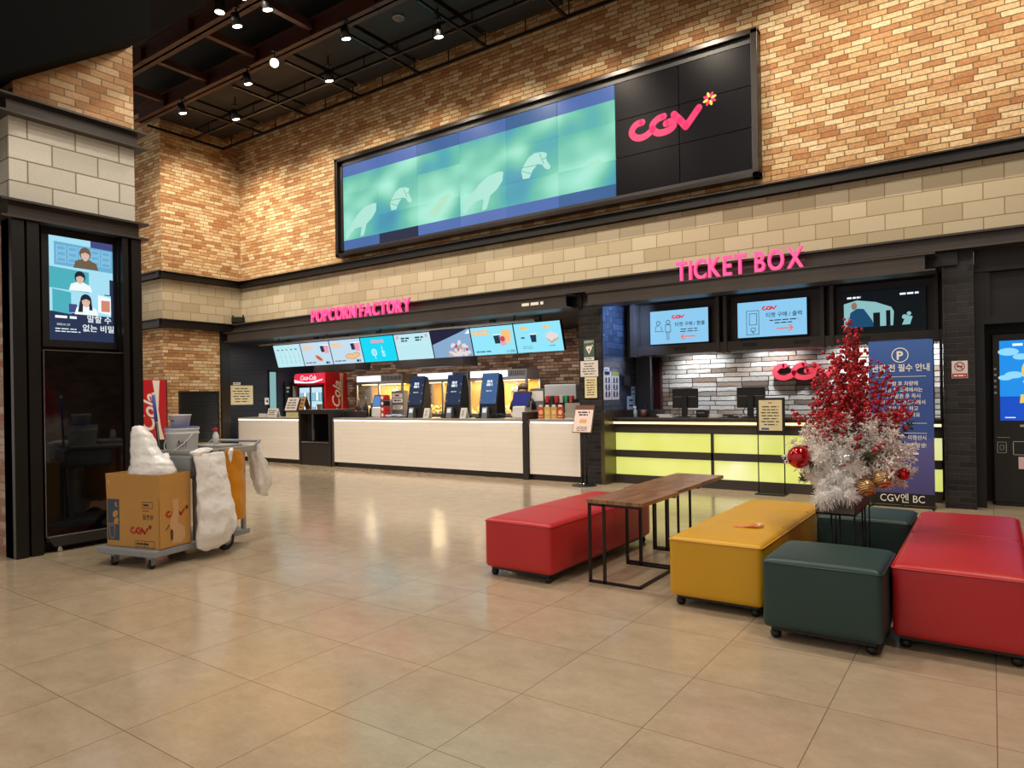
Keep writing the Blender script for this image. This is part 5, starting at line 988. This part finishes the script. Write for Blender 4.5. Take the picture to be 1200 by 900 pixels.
for q in (((-.275, .175), (-.205, .175)), ((-.275, .175), (-.262, .07)), ((-.205, .175), (-.218, .07)), ((-.262, .07), (-.218, .07)), ((-w + .012, .19), (-w + .15, .19))): mb.line(q[0][0], q[0][1], q[1][0], q[1][1], .005, y - .0006, 3)
mb.frame(.115, .235, .335, .39, .004, y, 0); mb.bars(.13, .22, .35, .375, 1, 0, y, .7); mb.bars(.12, .235, .305, .322, 1, 1, y, .6); mb.text('팝콘용', .18, .245, .045, y, 0, bold=.012); mb.logo(-.03, .115, .215, y, None, 1, (0,), fat=1.0); mb.frame(.03, .25, .01, .065, .004, y, 0); mb.bars(.045, .24, .025, .05, 1, 0, y, .7); mb.rect(.135, .138, .01, .065, y, 0)
mb.rect(-w + .02, -w + .05, .53, .56, y - .004, 4)
s = MB(); s.T = Matrix.Translation((w + .0015, 0, 0)) @ Matrix.Rotation(PI / 2, 4, 'Z')
s.logo(-.10, .25, .20, -.0005, None, 1, (0,), fat=1.0); s.poly([(-.03, .39), (.03, .40), (.035, .26), (.02, .2), (.09, .15), (.10, .06), (.05, .02), (-.04, .03), (-.02, .1), (-.06, .17), (-.05, .24), (-.025, .3)], -.001, 4); s.poly([(-.06, .12), (-.04, .155), (-.02, .12), (-.03, .12), (-.03, .06), (-.05, .06), (-.05, .12)], -.0015, 0); s.line(-.10, .15, -.06, .19, .008, -.0015, 0)
k0 = len(mb.v); mb.v += s.v; mb.f += [tuple(i + k0 for i in q) for q in s.f]; mb.mi += s.mi; mb.sm += s.sm
mb.build('print', [BINK, BRED, BBLU, mat('box_tan_print', 'c08a48', .7), BSCUFF], t)
# bags: bulging film with folds
def film(name, col, alpha=None, rough=.3):
    m = mat(name, col, rough, bump=.9, nscale=6, bscale=16, noise=.04, alpha=alpha); b = m.node_tree.nodes['Principled BSDF']; 
    for nd in m.node_tree.nodes:
        if nd.type == 'TEX_NOISE' and abs(nd.inputs['Scale'].default_value - 16) < .1: nd.noise_type = 'RIDGED_MULTIFRACTAL'; nd.inputs['Scale'].default_value = 7; nd.inputs['Detail'].default_value = 5; nd.inputs['Distortion'].default_value = .8
        if nd.type == 'BUMP': nd.inputs['Distance'].default_value = .018; nd.inputs['Strength'].default_value = .8
    return m
WFILM = film('white_bag_film', 'efeeec', None, .25); WFILM2 = film('sheer_white_bag_film', 'ece8e2', .75); YFILM = film('amber_bag_film', 'c9820c', None, .35)
def crumple(o, big=.016, small=.004, s1=.13, s2=.04):
    q = o.modifiers.new('smooth', 'SUBSURF'); q.levels = 1; q.render_levels = 2
    for nm, ty, sc, st in (('folds', 'VORONOI', s1, big), ('creases', 'VORONOI', s2, small)):
        tx = bpy.data.textures.new(nm, ty); tx.noise_scale = sc; d = o.modifiers.new(nm, 'DISPLACE'); d.texture = tx; d.strength = st; d.mid_level = .4; d.texture_coords = 'LOCAL'
    return o
def bag(levels, n=36, seed=1, fold=.05, freq=7, top_open=False):
    """stack of rings (cx, cy, z, rx, ry) skinned as wrinkled film"""
    rnd = random.Random(seed); ph = [rnd.uniform(0, 6.28) for _ in range(6)]; L = []
    for i in range(len(levels) - 1):
        for k in range(5):
            u = k / 5; u2 = u * u * (3 - 2 * u); L.append([levels[i][j] + (levels[i + 1][j] - levels[i][j]) * (u2 if j != 2 else u) for j in range(5)])
    L.append(list(levels[-1])); vs = []; fs = []
    for i, (cx, cy, z, rx, ry) in enumerate(L):
        for k in range(n):
            a = 2 * PI * k / n; f = 1 + fold * (math.sin(freq * a + ph[0] + z * 9) * .5 + math.sin((freq + 4) * a + ph[1] - z * 14) * .3 + math.sin(3 * a + ph[2] + z * 25) * .35 + rnd.uniform(-.25, .25))
            vs.append((cx + rx * f * math.cos(a), cy + ry * f * math.sin(a), z + .004 * math.sin(freq * a + ph[3])))
    for i in range(len(L) - 1):
        for k in range(n): fs.append((i * n + k, i * n + (k + 1) % n, (i + 1) * n + (k + 1) % n, (i + 1) * n + k))
    fs.append(tuple(range(n))[::-1])
    if not top_open: fs.append(tuple((len(L) - 1) * n + k for k in range(n)))
    return vs, fs
t = cthing('plastic_bag', 'white plastic bag bundle standing up out of the cardboard box', 'bag', -.19, .215, .17)
mb = MB(); mb.add(*bag([(0, 0, .0, .20, .12), (0, 0, .18, .22, .14), (0, .0, .45, .25, .145), (-.0, 0, .60, .235, .14), (-.0, .0, .68, .20, .125), (-.05, .0, .76, .14, .10), (-.085, .0, .84, .115, .085), (-.11, .0, .92, .10, .07), (-.15, .0, .985, .05, .045), (-.16, .0, 1.0, .02, .02)], 40, 3, .06, 3), 0, True); crumple(mb.build('bag_body', WFILM, t, smooth=True))
mb = MB(); mb.add(*bag([(-.25, -.02, .44, .03, .03), (-.24, -.02, .50, .07, .06), (-.21, 0, .57, .06, .05), (-.18, .0, .60, .02, .02)], 20, 5, .15, 5), 0, True); mb.build('bag_ear', WFILM, t, smooth=True)
mb = MB(); mb.add(*bag([(.04, .06, .68, .05, .04), (.06, .08, .72, .05, .04), (.05, .09, .76, .03, .03)], 18, 8, .15, 5), 0, True); mb.build('bag_ear', WFILM, t, smooth=True)
t = cthing('plastic_bag', 'long white refuse bag hanging on the near side of the cleaning cart', 'bag', .16, .545, .075)
mb = MB(); mb.add(*bag([(0, -.02, .0, .03, .09), (0, -.0, .04, .055, .17), (.01, .03, .16, .085, .215), (.01, .03, .32, .08, .205), (.0, .01, .52, .055, .18), (-.005, -.01, .66, .045, .165), (-.01, -.01, .76, .03, .165), (-.02, -.02, .84, .012, .17)], 44, 11, .05, 4), 0, True); crumple(mb.build('bag_body', WFILM, t, smooth=True))
mb = MB(); mb.add(*bag([(-.03, -.13, .83, .03, .06), (-.04, -.10, .86, .04, .11), (-.05, -.05, .875, .03, .10), (-.05, -.05, .89, .015, .05)], 20, 4, .2, 6), 0, True); mb.build('tied_rim', WFILM, t, smooth=True)
t = cthing('plastic_bag', 'amber yellow refuse bag hanging under the cart tray', 'bag', .04, .86, .27)
mb = MB(); mb.add(*bag([(0, .01, .0, .12, .13), (0, .0, .05, .125, .145), (.0, .0, .3, .10, .16), (.0, .0, .5, .085, .165), (0, 0, .62, .08, .17), (0, 0, .655, .075, .175)], 40, 21, .05, 6), 0, True); crumple(mb.build('bag_body', YFILM, t, smooth=True), .014, .003, .2, .06)
t = cthing('plastic_bag', 'sheer white bag hanging from the far end of the cleaning cart', 'bag', .0, 1.235, .42)
mb = MB(); mb.add(*bag([(.04, .10, .0, .02, .03), (.03, .06, .05, .05, .06), (.02, .08, .14, .08, .10), (.0, .05, .30, .08, .09), (0, .0, .44, .06, .07), (0, -.03, .52, .04, .05)], 30, 31, .14, 6), 0, True); crumple(mb.build('bag_body', WFILM2, t, smooth=True))
t = cthing('bag_knot', 'small white knotted bag end over the amber bag', 'bag', .112, .80, .87); mb = MB(); mb.add(*bag([(0, 0, -.06, .006, .01), (0, 0, -.02, .012, .02), (0, 0, .02, .016, .03), (0, .01, .05, .02, .025), (0, .02, .07, .008, .01)], 16, 2, .2, 4), 0, True); mb.build('knot', WFILM, t, smooth=True)
BUCK = mat('white_bucket_plastic', 'd2d4d6', .4)
t = cthing('bucket', 'white plastic bucket with a lid and wire handle on the cart tray', 'bucket', -.29, .63, .745)
mb = MB(); mb.lathe([(.115, 0), (.118, .01), (.138, .33), (.146, .335), (.146, .35), (.139, .352), (.140, .37), (.147, .372), (.147, .39), (.0, .392)], (0, 0, 0), 32); mb.build('pail', BUCK, t)
mb = MB(); mb.lathe([(.142, .39), (.148, .391), (.148, .398), (0, .399)], (0, 0, 0), 32); mb.build('blue_lid_rim', mat('blue_lid', '5868a8', .4), t)
mb = MB(); mb.tube([(-.142 * math.cos(a), -.155 * math.sin(a) * .9 - .01, .345 - .16 * math.sin(a)) for a in [PI * i / 16 for i in range(17)]], .0045, 6); mb.build('handle', WHITE, t)
mb = MB(); mb.T = Matrix.Rotation(.75, 4, 'Z') @ Matrix.Translation((0, -.139, 0)); mb.line(-.03, .22, -.015, .28, .006, -.002); mb.line(-.015, .28, 0, .215, .006, -.002); mb.line(.015, .27, .015, .22, .006, -.002); mb.line(.0, .255, .04, .26, .005, -.002); mb.line(.045, .275, .04, .215, .005, -.002); mb.build('marking', INK, t)
t = cthing('tub', 'small white tub standing on the lid of the bucket', 'tub', -.30, .62, 1.145)
mb = MB(); mb.lathe([(.075, 0), (.09, .10), (.095, .102), (.095, .112), (.08, .112), (.075, .02)], (0, 0, 0), 28); mb.build('tub_body', BUCK, t); MB().box(-.02, .02, -.088, -.086, .05, .06).build('label', INK, t)
t = cthing('mop', 'mop pole with a blue grip and striped shaft leaning in the cart', 'mop', -.30, .48, .16)
def seg(a, b, m, nm, r=.011): mb = MB(); mb.tube([a, b], r, 10); mb.build(nm, m, t)
A0, A1 = Vector((.0, .0, .0)), Vector((-.10, -.06, 1.30)); L_ = lambda u: tuple(A0 + (A1 - A0) * u)
seg(L_(0), L_(.80), GREYM, 'shaft'); seg(L_(.80), L_(.98), mat('mop_blue_grip', '3b4fb0', .4), 'blue_grip', .014); seg(L_(.98), L_(1.0), WHITE, 'end_cap', .013); seg(L_(.5), L_(.79), BLACK, 'dark_stripe', .0117)
mb = MB(); mb.tube([L_(.5), L_(.79)], .0122, 3); mb.build('pale_stripe', WHITE, t)
t = cthing('spray_bottle', 'small bottle with a red cap standing on the cart tray', 'bottle', -.20, .94, .965); mb = MB(); mb.lathe([(.026, 0), (.028, .08), (.016, .11), (.012, .13)], (0, 0, 0), 16); mb.build('bottle', WHITE, t); mb = MB(); mb.lathe([(.018, .12), (.018, .15), (.01, .155)], (0, 0, 0), 12); mb.box(-.04, .01, -.008, .008, .135, .15); mb.build('red_cap', COKE, t)
# ------------------------------------------------------------------ berry and white plume arrangement
rnd = random.Random(42); AX, AY = -.78, 5.08
STAND = mat('black_wire', '141212', .4, .4)
t = thing('flower_stand', 'trough planter on thin black wire legs between the ottomans', 'planter', (-.83, 5.10, 0))
mb = MB(); mb.box(-.125, .115, -.30, .36, .575, .59); mb.box(-.125, -.115, -.30, .36, .575, .70); mb.box(.105, .115, -.30, .36, .575, .70); mb.box(-.125, .115, -.30, -.29, .575, .70); mb.box(-.125, .115, .35, .36, .575, .70); mb.build('trough', mat('mottled_grey_trough', '5c5854', .5, noise=.5, nscale=14), t, .004)
MB().box(-.115, .105, -.29, .35, .66, .685).build('filling', mat('dark_filling', '3a342c', .9), t)
for a, b in ((-.115, -.29), (.105, -.29), (-.115, .35), (.105, .35), (-.03, -.29), (.02, -.29), (.105, .03), (.105, .15)): mb = MB(); mb.tube([(a, b, 0), (a, b, .575)], .0055, 6); mb.build('wire_leg', STAND, t)
mb = MB(); mb.tube([(-.115, -.29, .006), (.105, -.29, .006), (.105, .35, .006), (-.115, .35, .006), (-.115, -.29, .006)], .0055, 6); mb.build('floor_ring', STAND, t)
t = thing('plume_arrangement', 'tall arrangement of red berry sprays over white feathery plumes in the trough', 'arrangement', (AX, AY, .685))
PLUME = mat('white_plume', 'f8f3ee', .8); TWIG = mat('brown_twig', '5a4638', .8); BERRY = mat('red_berry', 'c0182a', .3); BERRY2 = mat('dark_red_berry', '9a101e', .35); PINE = mat('dark_green_needles', '4a4f38', .8); FLUFF = mat('white_fluff', 'f8f6f4', .95)
def leaflets(mb, p0, p1, n, ln, wd, droop=.25, m=1, levels=True):
    """feathery plume: stem p0->p1 with side twigs carrying small leaf blades"""
    p0, p1 = Vector(p0), Vector(p1); ax = (p1 - p0); L = ax.length; d = ax.normalized(); side = d.cross(Vector((0, 0, 1))); side = side.normalized() if side.length > .01 else Vector((1, 0, 0)); upv = side.cross(d)
    pts = [p0 + ax * u - Vector((0, 0, droop * L * u * u)) for u in [i / 6 for i in range(7)]]; mb.tube(pts, [.004 - .0028 * i / 6 for i in range(7)], 4, 0)
    def at(u): i = min(5, int(u * 6)); f = u * 6 - i; return pts[i] + (pts[i + 1] - pts[i]) * f
    for k in range(n):
        u = .15 + .85 * k / n; p = at(u); l2 = ln * (1.1 - .75 * u) * rnd.uniform(.8, 1.2); a = rnd.uniform(0, 2 * PI)
        q = (d * .6 + side * math.cos(a) + upv * math.sin(a)).normalized()
        for j in range(7):
            v = (j + .6) / 7; b = p + q * l2 * v; r = (q * .5 + side * rnd.uniform(-1, 1) + upv * rnd.uniform(-1, 1) + Vector((0, 0, .1))).normalized() * wd * rnd.uniform(.7, 1.2); w = r.cross(q); w = w.normalized() * wd * .22 if w.length > 1e-4 else Vector((wd * .2, 0, 0))
            mb.add([b, b + r * .5 + w, b + r, b + r * .5 - w], [(0, 1, 2, 3)], m)
ends = []
for k in range(110):
    a = 2 * PI * k / 110 * 17 + rnd.uniform(-.2, .2); el = rnd.choice((-.25, -.05, .15, .35, .55, .75, .95)); R = rnd.uniform(.36, .48) * (1.0 if el > -.1 else .8)
    ends.append((math.cos(a) * math.cos(el) * R * .88, math.sin(a) * math.cos(el) * R * .75, .20 + math.sin(el) * R * 1.0))
for e in ends:
    mb = MB(); leaflets(mb, (e[0] * .12, e[1] * .12, .12), e, 56, .105, .021, .06); mb.build('white_plume', [TWIG, PLUME], t)
def berries(p0, p1, n, spread):
    p0, p1 = Vector(p0), Vector(p1); mb = MB(); ax = p1 - p0; mid = (p0 + p1) / 2 + Vector((rnd.uniform(-.03, .03), rnd.uniform(-.03, .03), .03)); mb.tube([p0, mid, p1], [.004, .003, .0015], 5); o = mb.build('berry_branch', TWIG, t)
    bb = MB()
    for k in range(n):
        u = .42 + .58 * (k + rnd.random()) / n; p = p0 + ax * u + Vector((rnd.gauss(0, spread), rnd.gauss(0, spread), rnd.gauss(0, spread * .8))) * (1.15 - .5 * u); bb.ball(p, rnd.uniform(.008, .0125), 7, 5, 0 if rnd.random() < .75 else 1)
    b = bb.build('berries', [BERRY, BERRY2], o, kind='stuff')
for k in range(34):
    a = 2 * PI * k / 34 * 5 + rnd.uniform(-.2, .2); h = rnd.choice((.55, .62, .70, .78, .86, .95, 1.03)); R = max(.03, (1.13 - h) * .74) * rnd.uniform(.6, 1.05); R = min(R, .36)
    berries((0, 0, .12), (math.cos(a) * R, math.sin(a) * R * .8, h), 62, .034)
for k in range(5): berries((0, 0, .3), (rnd.uniform(-.03, .05), rnd.uniform(-.03, .03), 1.04 + .035 * k), 45, .022)
for e in ((.10, -.33, .42), (.22, -.3, .36), (-.26, -.25, .33), (.28, -.2, .16), (.02, -.34, .26)): berries((e[0] * .3, e[1] * .3, .2), e, 12, .016)
for e in ((.02, -.16, .55), (-.05, -.18, .48), (.07, -.2, .46), (-.28, -.18, .12), (-.22, -.24, .22), (.16, -.28, .30), (.36, .05, .50)):
    mb = MB(); leaflets(mb, (e[0] * .3, e[1] * .3, .15), e, 26, .05, .03, .05); mb.build('green_sprig', [TWIG, PINE], t)
mb = MB()
cen = [(-.10, -.22, .20), (-.04, -.26, .14), (.02, -.28, .10), (-.12, -.26, .08), (-.03, -.30, .04), (-.09, -.31, .0), (.03, -.30, .03), (-.14, -.24, .27), (.05, -.24, .20), (-.02, -.20, .28), (-.17, -.22, .14), (-.12, -.32, .0)]
for c in cen:
    mb.ball(c, (.045, .04, .045), 10, 7)
    for k in range(330):
        d = Vector((rnd.gauss(0, 1), rnd.gauss(0, 1), rnd.gauss(0, 1))).normalized(); p = Vector(c) + d * .035; q = p + d * rnd.uniform(.02, .05) + Vector((0, 0, -.008)); w = d.cross(Vector((rnd.gauss(0, 1), rnd.gauss(0, 1), rnd.gauss(0, 1)))).normalized() * .0032
        mb.add([p - w, p + w, q + w * .3, q - w * .3], [(0, 1, 2, 3)])
mb.build('cotton_fluff', FLUFF, t, kind='stuff')
GOLD = None
def striped(name, c1, c2, sc, tilt):
    m = bpy.data.materials.new(name); m.use_nodes = True; nt = m.node_tree; b = nt.nodes['Principled BSDF']; N = NT(nt); tc = N.n('TexCoord'); mp = N.n('Mapping'); mp.inputs['Rotation'].default_value = (tilt, .3, 0); N.l(tc.outputs['Object'], mp.inputs[0]); w = N.n('TexWave', bands_direction='Z'); w.inputs['Scale'].default_value = sc; w.inputs['Distortion'].default_value = 3; w.inputs['Detail'].default_value = 2; w.inputs['Detail Scale'].default_value = 3; N.l(mp.outputs[0], w.inputs['Vector'])
    N.l(N.ramp(w.outputs['Fac'], [(.35, c1), (.55, c2)]), b.inputs['Base Color']); b.inputs['Metallic'].default_value = .6; b.inputs['Roughness'].default_value = .3; return m
GOLD = striped('gold_striped_glaze', 'a06a3a', 'e0bf88', 22, .4); REDB = mat('shiny_red_bauble', 'b80f18', .08, .5, coat=.6); SILV = mat('clear_silver_bauble', 'c8ccce', .08, .7)
def bauble(loc, r, m, label):
    t = thing('bauble', label, 'bauble', loc); mb = MB(); mb.ball((0, 0, 0), r, 28, 18); mb.build('ball', m, t); mb = MB(); mb.lathe([(r * .16, r * .97), (r * .16, r * 1.1), (r * .06, r * 1.12)], (0, 0, 0), 12); mb.build('cap', CHROME, t)
bauble((-1.05, 4.80, .94), .074, REDB, 'large shiny red bauble at the left side of the white plumes')
bauble((-.575, 4.86, .815), .058, GOLD, 'gold striped bauble hanging at the right of the trough, the higher one'); bauble((-.655, 4.80, .765), .054, GOLD, 'gold striped bauble hanging over the trough corner, the lower one')
bauble((-.465, 4.98, .84), .038, REDB, 'smaller red bauble in the white plumes at the far right'); bauble((-.745, 4.74, .945), .036, SILV, 'silver bauble in the middle of the white plumes')
# wrapper on the yellow ottoman
t = thing('snack_wrapper', 'crumpled orange and white snack wrapper on the yellow ottoman', 'wrapper', (-1.335, 4.72, .464), .3)
mb = MB(); mb.add(*bag([(0, 0, 0, .035, .025), (0, 0, .008, .05, .03), (0, 0, .018, .03, .02), (0, 0, .026, .01, .008)], 14, 6, .3, 4), 0, True); mb.prism_x([(-.02, .0), (.02, .0), (.0, .014)], -.12, -.03, 0); mb.build('wrapper', mat('orange_wrapper', 'd88848', .5), t)
mb = MB(); mb.add(*bag([(.045, .02, .0, .02, .018), (.045, .02, .012, .026, .02), (.05, .02, .022, .01, .01)], 12, 9, .3, 4), 0, True); mb.build('torn_end', mat('pale_pink_wrapper', 'e8c0b0', .5), t)
# ------------------------------------------------------------------ staff member behind the counter
def person():
    t = thing('person', 'staff member with tied brown hair in a dark uniform, standing behind the till', 'person', (-7.27, 10.75, 0), .5)
    J = [((0, 0, .86), .135), ((0, 0, 1.0), .12), ((0, .01, 1.15), .13), ((0, .015, 1.27), .125), ((0, .01, 1.345), .06), ((0, 0, 1.40), .05), ((0, -.01, 1.46), .082), ((0, -.008, 1.53), .084)]
    E = [(i, i + 1) for i in range(7)]
    def chain(root, pts):
        p = root
        for q in pts: J.append(q); E.append((p, len(J) - 1)); p = len(J) - 1
    hands = []
    for s in (-1, 1):
        chain(3, [((.16 * s, .01, 1.27), .056), ((.20 * s, .0, 1.05), .042), ((.17 * s, -.20, 1.03), .034), ((.165 * s, -.25, 1.03), .024)]); chain(0, [((.09 * s, 0, .78), .088), ((.095 * s, -.01, .46), .058), ((.10 * s, .01, .09), .042), ((.10 * s, -.07, .045), .038), ((.10 * s, -.15, .035), .03)])
    me = bpy.data.meshes.new('body'); me.from_pydata([j[0] for j in J], E, []); o = bpy.data.objects.new('body', me); C.collection.objects.link(o); o.parent = t
    sk = o.modifiers.new('skin', 'SKIN'); sv = me.skin_vertices if len(me.skin_vertices) else None
    if sv is None: me.attributes.new; 
    if len(me.skin_vertices) == 0:
        bpy.context.view_layer.objects.active = o; bpy.ops.mesh.customdata_skin_add()
    for v, j in zip(me.skin_vertices[0].data, J): v.radius = (j[1], j[1])
    me.skin_vertices[0].data[0].use_root = True
    o.modifiers.new('smooth', 'SUBSURF').levels = 2; o.modifiers['smooth'].render_levels = 2
    me.materials.append(mat('warm_skin', 'd8a888', .5))
    for s in (-1, 1):
        for k, (dx, ln) in enumerate(((-.028, .05), (-.010, .065), (.010, .07), (.028, .06), (.036 * s, .03))): pass
    mb = MB()
    mb.lathe([(.155, .80), (.165, .92), (.14, 1.05), (.155, 1.18), (.165, 1.27), (.12, 1.33), (.065, 1.37)], (0, .005, 0), 24)
    for s in (-1, 1): mb.tube([(.12 * s, .01, 1.30), (.175 * s, .01, 1.24), (.205 * s, .0, 1.12)], [.07, .066, .06], 14)
    mb.build('uniform_shirt', mat('dark_uniform', '2a2c34', .8), t)
    mb = MB()
    for s in (-1, 1): mb.tube([(.085 * s, 0, .84), (.09 * s, -.01, .48), (.10 * s, .01, .08)], [.11, .078, .06], 14)
    mb.build('trousers', BLACK, t)
    mb = MB()
    for s in (-1, 1):
        for k in range(4): x0 = .165 * s + (-.03 + .02 * k); mb.tube([(x0, -.26, 1.03), (x0, -.30, 1.028), (x0, -.33 - .006 * (k in (1, 2)), 1.015)], [.0095, .009, .007], 8)
        mb.tube([(.165 * s - .03 * s, -.24, 1.03), (.165 * s - .055 * s, -.27, 1.025), (.165 * s - .06 * s, -.295, 1.02)], [.011, .01, .008], 8)
    mb.build('fingers', MATS['warm_skin'], t)
    mb = MB(); mb.ball((0, -.088, 1.485), (.012, .018, .018), 8, 6)
    for s in (-1, 1): mb.ball((.088 * s, .0, 1.49), (.012, .02, .028), 8, 6)
    mb.build('nose_and_ears', MATS['warm_skin'], t)
    mb = MB()
    for s in (-1, 1): mb.ball((.032 * s, -.082, 1.515), (.014, .008, .007), 8, 6, 0); mb.box(.016 * s - .014, .048 * s if s > 0 else -.016 + .0, -.090, -.084, 1.533, 1.538, 0)
    mb.box(-.02, .02, -.088, -.083, 1.445, 1.451, 1); mb.build('eyes_and_mouth', [BLACK, mat('lip_pink', 'b06058', .5)], t)
    mb = MB(); mb.ball((0, .022, 1.535), (.102, .098, .095), 20, 14); mb.ball((0, .03, 1.47), (.095, .075, .08), 16, 10); mb.ball((0, .12, 1.54), (.05, .045, .05), 14, 10); mb.build('hair', mat('brown_hair', '5b4335', .55, bump=.5, bscale=90), t)
person()
